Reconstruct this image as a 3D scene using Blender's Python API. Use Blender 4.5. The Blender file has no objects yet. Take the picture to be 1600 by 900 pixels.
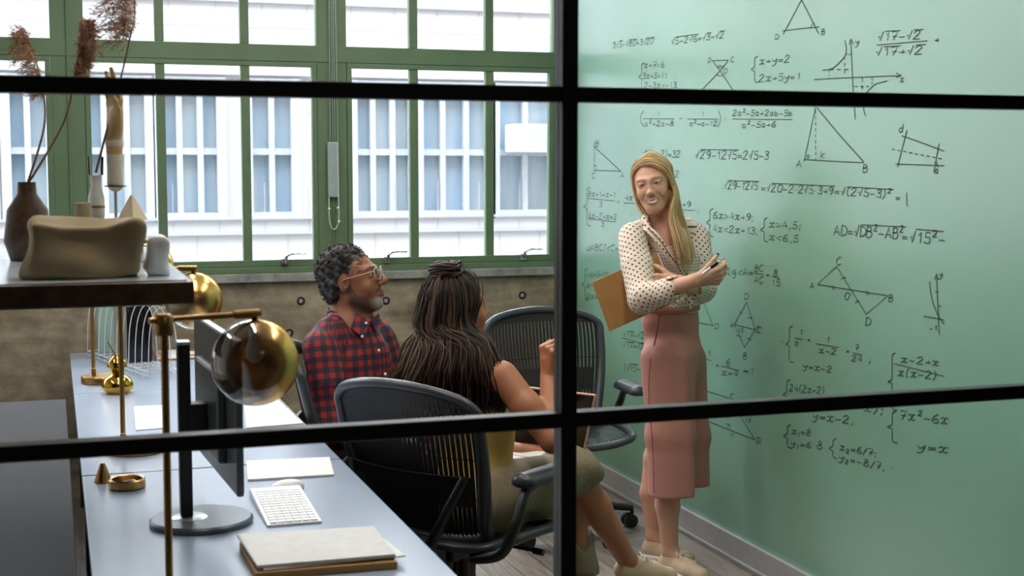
import bpy, math, random
import numpy as np
from mathutils import Vector, Matrix
random.seed(7); RNG = np.random.default_rng(7)
scene = bpy.context.scene
COL = scene.collection
V = lambda *a: np.array(a, float)

# ------------------------------------------------------------------ camera
CF, CH, CTH, CPH = 2150., 1.62, math.radians(18.45), math.radians(4.92)
FW = V(math.sin(CTH)*math.cos(CPH), math.cos(CTH)*math.cos(CPH), -math.sin(CPH))
RT = V(math.cos(CTH), -math.sin(CTH), 0); UPV = np.cross(RT, FW); CAM = V(0, 0, CH)
FH = V(math.sin(CTH), math.cos(CTH), 0)          # level direction into the room
UZ = V(0, 0, 1)
def ray(x, y): return FW + RT*(x-800)/CF + UPV*(450-y)/CF
def P(x, y, d): return CAM + ray(x, y)*d
def onX(x, y, X): r = ray(x, y); return CAM + r*X/r[0]
def onY(x, y, Y): r = ray(x, y); return CAM + r*Y/r[1]
def onZ(x, y, z): r = ray(x, y); return CAM + r*(z-CH)/r[2]
cd = bpy.data.cameras.new('camera'); cam = bpy.data.objects.new('camera', cd); COL.objects.link(cam)
cam.location = CAM; cd.sensor_width = 36; cd.lens = CF/1600*36; cd.clip_start = .05; cd.clip_end = 300
m = Matrix((RT, UPV, -FW)).transposed(); cam.rotation_euler = m.to_euler()
cd.dof.use_dof = True; cd.dof.focus_distance = 5.4; cd.dof.aperture_fstop = 5.6
scene.camera = cam
# ------------------------------------------------------------------ light and exposure
scene.view_settings.view_transform = 'Standard'; scene.view_settings.look = 'None'
scene.view_settings.gamma = 1; scene.view_settings.use_curve_mapping = False
scene.view_settings.exposure = 0.0
scene.cycles.use_denoising = True
scene.cycles.max_bounces = 10; scene.cycles.diffuse_bounces = 5; scene.cycles.transparent_max_bounces = 24
scene.cycles.sample_clamp_indirect = 8
world = bpy.data.worlds.new('sky'); scene.world = world; world.use_nodes = True
bg = world.node_tree.nodes['Background']; bg.inputs[0].default_value = (.86, .93, 1, 1); bg.inputs[1].default_value = 12.0
def area(name, loc, target, sx, sy, power, color=(1, 1, 1), portal=False):
    l = bpy.data.lights.new(name, 'AREA'); l.shape = 'RECTANGLE'; l.size = sx; l.size_y = sy; l.energy = power; l.color = color
    o = bpy.data.objects.new(name, l); COL.objects.link(o); o.location = loc
    o.rotation_euler = (Vector(target)-Vector(loc)).to_track_quat('-Z', 'Y').to_euler()
    if portal: l.cycles.is_portal = True
    return o
for k, xc in enumerate((-1.85, -.56, .735, 2.02)):
    area('sky_portal', (xc, 7.18, 2.15), (xc, 0, 2.15), 1.15, 2.0, 1, portal=True)

# ------------------------------------------------------------------ materials
def lin(c): return c/12.92 if c <= .04045 else ((c+.055)/1.055)**2.4
def srgb(r, g, b): return (lin(r/255), lin(g/255), lin(b/255), 1)
class NT:
    def __init__(s, name):
        s.m = bpy.data.materials.new(name); s.m.use_nodes = True; s.t = s.m.node_tree
        s.b = s.t.nodes['Principled BSDF']; s.out = s.t.nodes['Material Output']
    def n(s, typ, **kw):
        x = s.t.nodes.new(typ)
        for k, v in kw.items(): setattr(x, k, v)
        return x
    def l(s, a, b): s.t.links.new(a, b)
    def setv(s, **kw):
        for k, v in kw.items(): s.b.inputs[k.replace('_', ' ')].default_value = v
    def noise(s, scale, detail=4, coord='Object', vec=None, stretch=None, rough=.55):
        tc = s.n('ShaderNodeTexCoord'); nz = s.n('ShaderNodeTexNoise'); nz.inputs['Scale'].default_value = scale
        nz.inputs['Detail'].default_value = detail; nz.inputs['Roughness'].default_value = rough
        src = tc.outputs[coord] if vec is None else vec
        if stretch:
            mp = s.n('ShaderNodeMapping'); mp.inputs['Scale'].default_value = stretch; s.l(src, mp.inputs[0]); src = mp.outputs[0]
        s.l(src, nz.inputs['Vector']); return nz.outputs['Fac']
    def ramp(s, fac, stops):
        r = s.n('ShaderNodeValToRGB'); e = r.color_ramp.elements
        while len(e) < len(stops): e.new(.5)
        for i, (p, c) in enumerate(stops): e[i].position = p; e[i].color = c
        s.l(fac, r.inputs[0]); return r.outputs[0]
    def bump(s, h, strength=.3, dist=.01):
        b = s.n('ShaderNodeBump'); b.inputs['Strength'].default_value = strength; b.inputs['Distance'].default_value = dist
        s.l(h, b.inputs['Height']); s.l(b.outputs[0], s.b.inputs['Normal'])
def plain(name, rgb, rough=.5, metal=0., var=.06, scale=25, bump=0., **kw):
    t = NT(name); c = srgb(*rgb); t.setv(Roughness=rough, Metallic=metal, **kw)
    nz = t.noise(scale)
    lo = tuple(x*(1-var) for x in c[:3])+(1,); hi = tuple(min(1, x*(1+var)) for x in c[:3])+(1,)
    t.l(t.ramp(nz, [(.3, lo), (.7, hi)]), t.b.inputs['Base Color'])
    if bump: t.bump(nz, bump, .004)
    return t.m
def glass(name, gloss=.05, tint=(1, 1, 1, 1), rough=0.):
    t = NT(name); tr = t.n('ShaderNodeBsdfTransparent'); tr.inputs[0].default_value = tint
    g = t.n('ShaderNodeBsdfGlossy'); g.inputs['Roughness'].default_value = rough
    mx = t.n('ShaderNodeMixShader'); fr = t.n('ShaderNodeFresnel'); fr.inputs[0].default_value = 1.0+gloss*6
    t.l(fr.outputs[0], mx.inputs[0]); t.l(tr.outputs[0], mx.inputs[1]); t.l(g.outputs[0], mx.inputs[2]); t.l(mx.outputs[0], t.out.inputs[0])
    return t.m
M = {}
M['black_steel'] = plain('black_steel', (30, 32, 32), .45)
M['chair_black'] = plain('chair_black', (26, 28, 32), .38)
M['chair_grey'] = plain('chair_grey', (58, 63, 72), .3)
M['mesh_fabric'] = plain('mesh_fabric', (28, 30, 34), .5)
M['chrome'] = plain('chrome', (200, 200, 200), .2, 1.)
M['brass'] = plain('brass', (178, 140, 86), .32, 1.)
M['gold'] = plain('gold', (205, 160, 72), .14, 1.)
M['white_metal'] = plain('white_metal', (220, 222, 226), .4)
M['alu'] = plain('alu', (190, 194, 200), .35, .8)
M['white_plastic'] = plain('white_plastic', (232, 234, 238), .35)
M['paper'] = plain('paper', (238, 236, 232), .7)
M['kraft'] = plain('kraft', (178, 132, 78), .65, 0, .08, 18, .08)
M['bag_paper'] = plain('bag_paper', (150, 130, 98), .75, 0, .1, 14, .15)
M['card'] = plain('card', (214, 214, 213), .6)
M['dark_wood'] = None
M['green_paint'] = plain('green_paint', (98, 122, 94), .42, 0, .08, 6)
M['screen'] = plain('screen', (12, 13, 16), .12)
M['monitor_back'] = plain('monitor_back', (92, 100, 108), .35, .3)
M['rubber'] = plain('rubber', (18, 18, 19), .7)
M['desk_top'] = plain('desk_top', (156, 170, 192), .24, 0, .04, 3)
M['ceramic'] = plain('ceramic', (232, 230, 226), .3)
M['window_glass'] = glass('window_glass', .03)
M['partition_glass'] = glass('partition_glass', .02)
M['cup_glass'] = glass('cup_glass', .07)
M['ink'] = plain('ink', (62, 78, 74), .6, 0, .25, 30)
M['facade'] = plain('facade', (182, 183, 186), .8, 0, .03, .6)
M['facade_frame'] = plain('facade_frame', (168, 175, 182), .6)
M['facade_line'] = plain('facade_line', (164, 166, 172), .8)
def mk():
    t = NT('dark_wood'); f = t.noise(4, 6, stretch=(9, .6, 9)); t.setv(Roughness=.4)
    t.l(t.ramp(f, [(.3, srgb(52, 38, 28)), (.7, srgb(92, 68, 50))]), t.b.inputs['Base Color']); M['dark_wood'] = t.m
    # weathered plank floor
    t = NT('plank_floor'); tc = t.n('ShaderNodeTexCoord'); mp = t.n('ShaderNodeMapping'); mp.inputs['Rotation'].default_value = (0, 0, math.pi/2)
    t.l(tc.outputs['Object'], mp.inputs[0])
    br = t.n('ShaderNodeTexBrick'); br.offset = .37; br.inputs['Scale'].default_value = 1; br.inputs['Brick Width'].default_value = 1.1
    br.inputs['Row Height'].default_value = .125; br.inputs['Mortar Size'].default_value = .0022; br.inputs['Bias'].default_value = 0
    br.inputs['Color1'].default_value = (0, 0, 0, 1); br.inputs['Color2'].default_value = (1, 1, 1, 1); br.inputs['Mortar'].default_value = (.5, .5, .5, 1)
    t.l(mp.outputs[0], br.inputs[0])
    nz = t.noise(5, 7, vec=mp.outputs[0], stretch=(1.2, 14, 1), rough=.65)
    ad = t.n('ShaderNodeMath', operation='MULTIPLY_ADD'); t.l(br.outputs['Color'], ad.inputs[0]); ad.inputs[1].default_value = .35; t.l(nz, ad.inputs[2])
    c = t.ramp(ad.outputs[0], [(.3, srgb(60, 53, 50)), (.55, srgb(108, 98, 93)), (.9, srgb(158, 147, 138))])
    mx = t.n('ShaderNodeMix', data_type='RGBA'); t.l(br.outputs['Fac'], mx.inputs['Factor']); t.l(c, mx.inputs['A']); mx.inputs['B'].default_value = srgb(38, 32, 30)
    t.l(mx.outputs['Result'], t.b.inputs['Base Color']); t.setv(Roughness=.42); t.bump(nz, .12, .004); M['floor'] = t.m
    # board formed concrete
    t = NT('board_concrete'); a = t.noise(7, 8, rough=.7); b = t.noise(2.2, 3, stretch=(1, 1, 6)); 
    ad = t.n('ShaderNodeMath', operation='MULTIPLY_ADD'); t.l(a, ad.inputs[0]); ad.inputs[1].default_value = .6; 
    m2 = t.n('ShaderNodeMath', operation='MULTIPLY'); t.l(b, m2.inputs[0]); m2.inputs[1].default_value = .45; t.l(m2.outputs[0], ad.inputs[2])
    t.l(t.ramp(ad.outputs[0], [(.3, srgb(84, 75, 63)), (.5, srgb(136, 125, 107)), (.72, srgb(182, 170, 148))]), t.b.inputs['Base Color'])
    t.setv(Roughness=.8); t.bump(a, .5, .008); M['concrete'] = t.m
    t = NT('sill_concrete'); a = t.noise(9, 6, rough=.7)
    t.l(t.ramp(a, [(.3, srgb(112, 112, 112)), (.7, srgb(170, 170, 168))]), t.b.inputs['Base Color']); t.setv(Roughness=.7); t.bump(a, .3, .005); M['sill'] = t.m
    # glossy green writing wall
    t = NT('green_writing_wall'); a = t.noise(1.2, 3)
    t.l(t.ramp(a, [(.3, srgb(120, 176, 152)), (.7, srgb(125, 181, 157))]), t.b.inputs['Base Color']); t.setv(Roughness=.45, Specular_IOR_Level=.9, Coat_Weight=1., Coat_Roughness=.26, Coat_IOR=2.0); M['green_wall'] = t.m
    t = NT('dark_brick'); tc = t.n('ShaderNodeTexCoord'); br = t.n('ShaderNodeTexBrick'); br.inputs['Scale'].default_value = 5
    br.inputs['Color1'].default_value = srgb(60, 56, 52); br.inputs['Color2'].default_value = srgb(48, 44, 42); br.inputs['Mortar'].default_value = srgb(30, 29, 28)
    mp = t.n('ShaderNodeMapping'); mp.inputs['Rotation'].default_value = (math.pi/2, 0, math.pi/2); t.l(tc.outputs['Object'], mp.inputs[0]); t.l(mp.outputs[0], br.inputs[0])
    t.l(br.outputs['Color'], t.b.inputs['Base Color']); t.setv(Roughness=.8); M['brick'] = t.m
    # ombre globe: gold glass on one side, smoky clear on the other
    t = NT('ombre_gold_globe'); tc = t.n('ShaderNodeTexCoord'); sp = t.n('ShaderNodeSeparateXYZ'); t.l(tc.outputs['Object'], sp.inputs[0])
    ss = t.n('ShaderNodeMapRange'); ss.inputs['From Min'].default_value = -.025; ss.inputs['From Max'].default_value = .03; t.l(sp.outputs[0], ss.inputs[0])
    g = t.n('ShaderNodeBsdfGlossy'); g.inputs['Roughness'].default_value = .27; g.inputs[0].default_value = srgb(228, 178, 108)
    tr = t.n('ShaderNodeBsdfTransparent'); tr.inputs[0].default_value = (.60, .58, .52, 1)
    g2 = t.n('ShaderNodeBsdfGlossy'); g2.inputs['Roughness'].default_value = .05; g2.inputs[0].default_value = (.8, .8, .76, 1)
    lw = t.n('ShaderNodeLayerWeight'); lw.inputs[0].default_value = .35
    ms = t.n('ShaderNodeMixShader'); t.l(lw.outputs['Facing'], ms.inputs[0]); t.l(tr.outputs[0], ms.inputs[1]); t.l(g2.outputs[0], ms.inputs[2])
    mm = t.n('ShaderNodeMixShader'); t.l(ss.outputs[0], mm.inputs[0]); t.l(ms.outputs[0], mm.inputs[1]); t.l(g.outputs[0], mm.inputs[2]); t.l(mm.outputs[0], t.out.inputs[0])
    M['globe'] = t.m
mk()
def emis(name, rgb, s):
    t = NT(name); t.setv(Emission_Strength=s, Emission_Color=srgb(*rgb)); t.b.inputs['Base Color'].default_value = srgb(*rgb); return t.m
M['led'] = emis('led', (255, 244, 228), 7)
def attr_mat(name, rough=.55, sheen=0., bump=None, sss=0.):
    t = NT(name); a = t.n('ShaderNodeVertexColor', layer_name='Col'); t.l(a.outputs[0], t.b.inputs['Base Color']); t.setv(Roughness=rough)
    if sss: t.setv(Subsurface_Weight=sss, Subsurface_Radius=(.012, .005, .003))
    if bump: t.bump(t.noise(bump[0], 4), bump[1], bump[2])
    return t.m
M['skin'] = attr_mat('skin', .48, bump=(120, .08, .002), sss=.12)
M['hair_strand'] = attr_mat('hair_strand', .55); M['hair_strand'].node_tree.nodes['Principled BSDF'].inputs['Specular IOR Level'].default_value = .3

# ------------------------------------------------------------------ mesh helpers
class MB:
    def __init__(s): s.v = []; s.f = []; s.n = 0
    def raw(s, v, f):
        s.v.append(np.asarray(v, float).reshape(-1, 3)); s.f += [tuple(i+s.n for i in q) for q in f]; s.n += len(s.v[-1]); return s
    def box(s, c, size, R=None):
        h = np.array(size)/2
        v = np.array([[x, y, z] for x in (-1, 1) for y in (-1, 1) for z in (-1, 1)])*h
        if R is not None: v = v@np.asarray(R).T
        return s.raw(v+np.array(c), [(0, 1, 3, 2), (4, 6, 7, 5), (0, 4, 5, 1), (2, 3, 7, 6), (0, 2, 6, 4), (1, 5, 7, 3)])
    def bx(s, x0, x1, y0, y1, z0, z1): return s.box(((x0+x1)/2, (y0+y1)/2, (z0+z1)/2), (x1-x0, y1-y0, z1-z0))
    def tube(s, pts, r, n=10, closed=False, flat=None):
        pts = np.asarray(pts, float); k = len(pts)
        r = np.full(k, r) if np.isscalar(r) else np.asarray(r, float)
        T = np.roll(pts, -1, 0)-np.roll(pts, 1, 0) if closed else np.gradient(pts, axis=0)
        T /= np.linalg.norm(T, axis=1)[:, None]+1e-12
        u = np.cross(T[0], [0, 0, 1.]); 
        if np.linalg.norm(u) < .05: u = np.cross(T[0], [1., 0, 0])
        u /= np.linalg.norm(u); vs = []
        a = np.arange(n)*2*math.pi/n
        for i in range(k):
            u = u-T[i]*(u@T[i]); u /= np.linalg.norm(u)+1e-12; w = np.cross(T[i], u)
            vs.append(pts[i]+r[i]*(np.cos(a)[:, None]*u+np.sin(a)[:, None]*w*(flat or 1)))
        f = []
        for i in range(k if closed else k-1):
            A = i*n; B = ((i+1) % k)*n
            f += [(A+j, A+(j+1) % n, B+(j+1) % n, B+j) for j in range(n)]
        if not closed: f += [tuple(range(n))[::-1], tuple((k-1)*n+j for j in range(n))]
        return s.raw(np.concatenate(vs), f)
    def cyl(s, a, b, r, n=24): return s.tube([a, b], r, n)
    def lathe(s, prof, c=(0, 0, 0), n=32, caps=True):
        a = np.arange(n)*2*math.pi/n; vs = [np.stack([r*np.cos(a), r*np.sin(a), np.full(n, z)], 1) for r, z in prof]
        f = []
        for i in range(len(prof)-1): f += [(i*n+j, i*n+(j+1) % n, (i+1)*n+(j+1) % n, (i+1)*n+j) for j in range(n)]
        if caps: f += [tuple(range(n))[::-1], tuple((len(prof)-1)*n+j for j in range(n))]
        return s.raw(np.concatenate(vs)+np.array(c), f)
    def sph(s, c, r, n=24, R=None):
        r = np.ones(3)*r; prof = [(math.sin(t), -math.cos(t)) for t in np.linspace(.02, math.pi-.02, n//2+1)]
        b = MB().lathe(prof, n=n); v = np.concatenate(b.v)*r
        if R is not None: v = v@np.asarray(R).T
        return s.raw(v+np.array(c), b.f)
    def ribbon(s, pts, w, nrm):
        pts = np.asarray(pts, float); T = np.gradient(pts, axis=0); T /= np.linalg.norm(T, axis=1)[:, None]+1e-12
        sd = np.cross(T, np.asarray(nrm, float)); sd /= np.linalg.norm(sd, axis=1)[:, None]+1e-12
        k = len(pts); v = np.empty((2*k, 3)); v[0::2] = pts-sd*w/2; v[1::2] = pts+sd*w/2
        return s.raw(v, [(2*i, 2*i+1, 2*i+3, 2*i+2) for i in range(k-1)])
    def prism(s, poly, y0, y1, axis=1):
        k = len(poly); v = []
        for y in (y0, y1):
            for p in poly: q = list(p); q.insert(axis, y); v.append(q)
        return s.raw(v, [tuple(range(k)), tuple(range(2*k-1, k-1, -1))]+[(i, i+k, (i+1) % k+k, (i+1) % k) for i in range(k)])
    def xf(s, R, t=(0, 0, 0)):
        s.v = [v@np.asarray(R).T+np.array(t) for v in s.v]; return s
    def build(s, name, mat, parent=None, smooth=False, bevel=0., loc=None, col=None):
        v = np.concatenate(s.v)
        if loc is not None: v = v-np.array(loc)
        me = bpy.data.meshes.new(name); me.from_pydata(v.tolist(), [], s.f); me.update()
        import bmesh
        bm = bmesh.new(); bm.from_mesh(me); bmesh.ops.recalc_face_normals(bm, faces=bm.faces); bm.to_mesh(me); bm.free()
        o = link(name, me, mat, parent)
        if loc is not None: o.location = loc
        if smooth:
            me.shade_smooth()
            me.set_sharp_from_angle(angle=math.radians(40))
        if bevel:
            b = o.modifiers.new('bevel', 'BEVEL'); b.width = bevel; b.segments = 2; b.limit_method = 'ANGLE'; b.angle_limit = math.radians(40)
        if col is not None: setcol(me, col)
        return o
def setcol(me, col):
    a = me.color_attributes.new('Col', 'FLOAT_COLOR', 'POINT'); c = np.ones((len(me.vertices), 4), np.float32); c[:, :3] = col
    a.data.foreach_set('color', c.ravel())
def link(name, me, mat, parent=None):
    o = bpy.data.objects.new(name, me); COL.objects.link(o)
    if mat is not None: me.materials.append(M[mat] if isinstance(mat, str) else mat)
    if parent is not None: o.parent = parent
    return o
def tag(o, label=None, cat=None, group=None, kind=None):
    if label: o['label'] = label
    if cat: o['category'] = cat
    if group: o['group'] = group
    if kind: o['kind'] = kind
    return o
def empty(name, loc=(0, 0, 0), rz=0.):
    o = bpy.data.objects.new(name, None); COL.objects.link(o); o.location = loc; o.rotation_euler = (0, 0, rz); o.empty_display_size = .05
    return o
def copy_tree(o, parent=None):
    c = o.copy(); COL.objects.link(c); c.parent = parent
    for ch in list(o.children): copy_tree(ch, c)
    return c
def smooth_pts(p, n=8, closed=False):
    p = np.asarray(p, float); out = []; k = len(p)
    for i in range(k if closed else k-1):
        if closed: a, b, c, d = p[(i-1) % k], p[i], p[(i+1) % k], p[(i+2) % k]
        else: a, b, c, d = p[max(i-1, 0)], p[i], p[i+1], p[min(i+2, k-1)]
        for t in np.arange(n)/n:
            out.append(.5*((2*b)+(c-a)*t+(2*a-5*b+4*c-d)*t*t+(3*b-a-3*c+d)*t**3))
    if not closed: out.append(p[-1])
    return np.array(out)
def rotz(a): c, s = math.cos(a), math.sin(a); return np.array([[c, -s, 0], [s, c, 0], [0, 0, 1.]])
def frame_of(fwd, up=UZ):
    """columns: right, forward, up"""
    f = np.array(fwd, float); f /= np.linalg.norm(f); r = np.cross(f, up); r /= np.linalg.norm(r); return np.stack([r, f, np.cross(r, f)], 1)
# ------------------------------------------------------------------ the room
XW, YW, YP, ZC, XL = 2.665, 7.05, 2.40, 3.55, -2.75
def struct(o): o['kind'] = 'structure'; return o
struct(MB().bx(XL-.2, XW+1.6, -2.6, YW+.3, -.1, 0).build('floor', 'floor'))
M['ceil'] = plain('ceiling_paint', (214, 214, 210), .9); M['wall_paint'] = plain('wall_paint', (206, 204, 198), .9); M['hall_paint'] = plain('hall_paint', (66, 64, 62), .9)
struct(MB().bx(XL-.2, XW+.2, YP, YW+.3, ZC, ZC+.1).build('ceiling', 'ceil'))
GW = struct(MB().bx(XW, XW+.15, YP, YW+.2, 0, ZC).build('wall_right', 'green_wall'))
struct(MB().bx(XL-.15, XL, YP, YW+.2, 0, ZC).build('wall_left', 'wall_paint'))
# dark hallway the picture is taken from; unseen shell added to block sky light
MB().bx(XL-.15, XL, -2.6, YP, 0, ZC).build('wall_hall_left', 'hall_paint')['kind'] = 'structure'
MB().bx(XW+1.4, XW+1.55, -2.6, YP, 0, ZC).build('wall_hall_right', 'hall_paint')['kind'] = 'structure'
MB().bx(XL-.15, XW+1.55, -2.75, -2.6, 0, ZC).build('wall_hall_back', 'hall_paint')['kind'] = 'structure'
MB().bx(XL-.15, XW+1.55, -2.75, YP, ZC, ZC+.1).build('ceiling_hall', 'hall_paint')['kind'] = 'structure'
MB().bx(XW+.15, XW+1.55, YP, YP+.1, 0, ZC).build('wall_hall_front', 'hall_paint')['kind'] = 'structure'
# window wall: concrete below, piers, header
wb = MB().bx(XL, XW, YW-.03, YW+.2, 0, 1.05).bx(XL, XW, YW, YW+.25, 3.2, ZC)
WB = struct(wb.build('wall_back', 'concrete'))
for (px, py) in ((603, 469.5), (603, 511), (816, 461), (470, 470), (452, 520), (690, 520)):
    p = onY(px, py, YW-.03)
    MB().lathe([(.020, 0), (.021, .004), (.016, .005), (.013, -.0), (.011, -.002)], n=24).xf(np.array([[1, 0, 0], [0, 0, -1], [0, 1, 0.]]), p).build('tie_hole_ring', 'black_steel', WB, True)
    MB().lathe([(.011, 0), (.011, .0015)], n=20).xf(np.array([[1, 0, 0], [0, 0, -1], [0, 1, 0.]]), p).build('tie_hole', 'sill', WB, True)
struct(MB().bx(XL, XW, YW-.055, YW+.2, 1.05, 1.092).build('trim_1', 'sill', bevel=.004))
struct(MB().bx(XW-.018, XW, YP+.03, YW-.03, .012, .105).bx(XW-.026, XW, YP+.03, YW-.03, 0, .014).build('baseboard_right', plain('baseboard_paint', (176, 178, 180), .4), bevel=.003))

def make_window(n, x0):
    """green steel window 1.135 wide starting at x0 : three lower casement panes, three upper lights"""
    W = 1.135; x1 = x0+W
    fr = MB()
    fr.bx(x0-.078, x0-.0, YW+.0, YW+.07, 1.092, 3.2).bx(x1, x1+.078, YW, YW+.07, 1.092, 3.2)      # wide jambs
    fr.bx(x0-.079, x1+.079, YW-.01, YW+.08, 1.0915, 1.125).bx(x0-.0785, x1+.0785, YW-.0045, YW+.075, 2.165, 2.25).bx(x0-.079, x1+.079, YW-.002, YW+.072, 3.12, 3.202)
    fr.bx(x0-.082, x0-.074, YW-.012, YW, 1.1, 3.2).bx(x1+.074, x1+.082, YW-.012, YW, 1.1, 3.2)
    root = struct(fr.build('window_%d' % n, 'green_paint', bevel=.004))
    xs = [x0, x0+.357, x0+.773, x1]
    sash = MB().bx(x0+.0005, x0+.026, YW-.006, YW+.04, 1.1255, 2.1645).bx(x1-.026, x1-.0005, YW-.006, YW+.04, 1.1255, 2.1645).bx(x0+.001, x1-.001, YW-.007, YW+.041, 1.126, 1.16).bx(x0+.001, x1-.001, YW-.007, YW+.041, 2.14, 2.164)
    sash.build('casement_sash', 'green_paint', root, bevel=.003)
    for xm in (x0+.357, x0+.773):
        MB().bx(xm-.022, xm+.022, YW, YW+.045, 1.14, 2.165).build('mullion', 'green_paint', root, bevel=.003)
        MB().bx(xm-.022, xm+.022, YW+.005, YW+.055, 2.25, 3.12).build('mullion', 'green_paint', root, bevel=.003)
    for a, b in zip(xs[:-1], xs[1:]):
        MB().bx(a+.01, b-.01, YW+.02, YW+.026, 1.15, 2.15).build('pane', 'window_glass', root)
        MB().bx(a+.0, b-.0, YW+.03, YW+.036, 2.25, 3.12).build('pane', 'window_glass', root)
    for hx in (x0+.2, x0+.955):
        b = MB().box((hx, YW-.012, 1.143), (.034, .014, .022)).cyl((hx-.008, YW-.02, 1.143), (hx-.008, YW-.02, 1.165), .007, 10).cyl((hx+.008, YW-.02, 1.143), (hx+.006, YW-.03, 1.178), .008, 10)
        b.tube(smooth_pts([(hx, YW-.028, 1.172), (hx+.03, YW-.034, 1.19), (hx+.07, YW-.036, 1.192), (hx+.105, YW-.036, 1.190)], 5), [.008]*8+[.006]*7+[.005], 10, flat=.7)
        b.build('window_handle', 'chrome', root, True)
    return root
for i, x0 in enumerate((1.455, .165, -1.125, -2.415)): make_window(i+1, x0)

# steel and glass partition (the wall towards the hallway)
bars = MB(); xs = [-2.20, -1.165, -.13, .907, 1.94]
zl = [.03, .546, 1.152, 1.758, 2.364, 2.97]
post = MB().bx(XL, XW+.15, YP-.02, YP+.02, 0, .045).bx(XL, XW+.15, YP-.02, YP+.02, 2.95, ZC)
PW = struct(post.build('wall_front', 'black_steel'))
posts = [-1.165-1.036, -1.45, .907, 2.62]
px = [-2.05, .9065, 2.62]
for x in px: MB().bx(x-.0155, x+.0155, YP-.022, YP+.022, .045, 2.97).build('post', 'black_steel', PW, bevel=.002)
for z in (.546, 1.152, 1.758, 2.364):
    for a, b in ((XL, px[0]), (px[0], px[1]), (px[1], px[2])):
        MB().bx(a+.0155, b-.0155, YP-.018, YP+.018, z-.0142, z+.0142).build('glazing_bar', 'black_steel', PW, bevel=.002)
zz = [.045, .546, 1.152, 1.758, 2.364, 2.95]
for z0, z1 in zip(zz[:-1], zz[1:]):
    for a, b in ((px[0], px[1]), (px[1], px[2])):
        MB().bx(a+.0155, b-.0155, YP-.003, YP+.003, z0+.012, z1-.012).build('glass_pane', 'partition_glass', PW)

struct(MB().bx(-16, 24, YW+.1, YW+.3, 3.56, 13).bx(-16, XL-.16, YW+.1, YW+.3, -5, 3.56).bx(XW+.21, 24, YW+.1, YW+.3, -5, 3.56).bx(XL-.16, XW+.21, YW+.1, YW+.3, -5, -.11).build('wall_sky_screen', plain('sky_screen', (120, 112, 104), .9)))  # unseen bulk of this building, added to screen sky light from the facade
# linear ceiling lights
def ceiling_light(x, y, label):
    o = empty('linear_ceiling_light', (x, y, 3.0)); tag(o, label, 'ceiling light', 'linear ceiling lights hanging above the room')
    MB().box((0, 0, .03), (.09, 1.5, .05)).build('housing', 'white_metal', o, bevel=.004)
    MB().box((0, 0, .0), (.07, 1.46, .012)).build('diffuser', 'led', o)
    for s in (-.6, .6): MB().cyl((0, s, .055), (0, s, ZC-3.0), .002, 6).build('suspension_cable', 'chrome', o)
    l = area('ceiling_lamp', (x, y, 2.985), (x, y, 0), .07, 1.46, 16, (1, .93, .84))
ceiling_light(.45, 3.6, 'linear ceiling light above the near desk'); ceiling_light(1.75, 3.6, 'linear ceiling light above the person in the mustard top')
ceiling_light(.45, 5.6, 'linear ceiling light above the far desk'); ceiling_light(1.75, 5.6, 'linear ceiling light above the empty chair')
ceiling_light(-1.2, 4.6, 'linear ceiling light left of the desks')

area('hall_fill', (1.2, -.6, 3.4), (1.2, -.6, 0), .5, .5, 5, (1, .95, .88))  # added fill light in the hallway, lifts the black bars; no fixture there
# building across the street
FY = 17.0
def fp(px, py): p = onY(px, py, FY); return p[0], p[2]
fb = tag(empty('facade_building', (3, FY, 0)), 'pale stone building with tall sash windows across the street', 'building')
def fpart(mb, name, mat, par=None, **k):
    o = mb.xf(np.eye(3), (-3, -FY, 0)).build(name, mat, par or fb, **k); return o
wins = [(128, 234, 128, 342, 3), (248, 346, 128, 342, 3), (388, 462, 128, 340, 2), (552, 645, 140, 330, 3), (655, 766, 140, 330, 3), (774, 868, 140, 330, 2), (905, 1010, 140, 330, 3), (1040, 1160, 140, 330, 3), (10, 110, 128, 342, 3), (-110, -10, 128, 342, 3), (-240, -130, 128, 342, 3)]
zb, zt = fp(700, 335)[1], fp(700, 135)[1]
rects = [(fp(a, 240)[0], fp(b, 240)[0], n) for a, b, _, _, n in wins]; rects.sort()
wall = MB().bx(-16, 24, FY, FY+.4, -5, zb).bx(-16, 24, FY, FY+.4, zt, 6.0)
e = -16
for a, b, n in rects: wall.bx(e, a, FY, FY+.4, zb, zt); e = b
wall.bx(e, 24, FY, FY+.4, zb, zt)
fpart(wall, 'stone_wall', 'facade')
ln = MB()
for z in (zb-.02, fp(700, 360)[1], fp(700, 14)[1], zt+.1, .3, 4.7): ln.bx(-16, 24, FY-.05, FY+.02, z-.015, z+.015)
fpart(ln, 'string_course', 'facade_line')
jt = MB()
for k in range(-30, 46):
    for j, z in enumerate(np.arange(-1, 6, .62)): 
        x = k*.55+(j % 2)*.27
        if not any(a-.1 < x < b+.1 and zb-.1 < z < zt for a, b, n in rects): jt.bx(x, x+.008, FY-.004, FY+.01, z, z+.6)
for z in np.arange(-1, 6, .62): jt.bx(-16, 24, FY-.004, FY+.01, z-.006, z+.006) if not zb < z < zt else None
fpart(jt, 'block_joints', 'facade_line')
fg = NT('facade_pane'); fz = fg.noise(1.5, 2, stretch=(2.5, 1, .4)); fg.l(fg.ramp(fz, [(.35, srgb(148, 172, 194)), (.65, srgb(176, 190, 199))]), fg.b.inputs['Base Color']); fg.setv(Roughness=.15); M['facade_pane'] = fg.m
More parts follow.
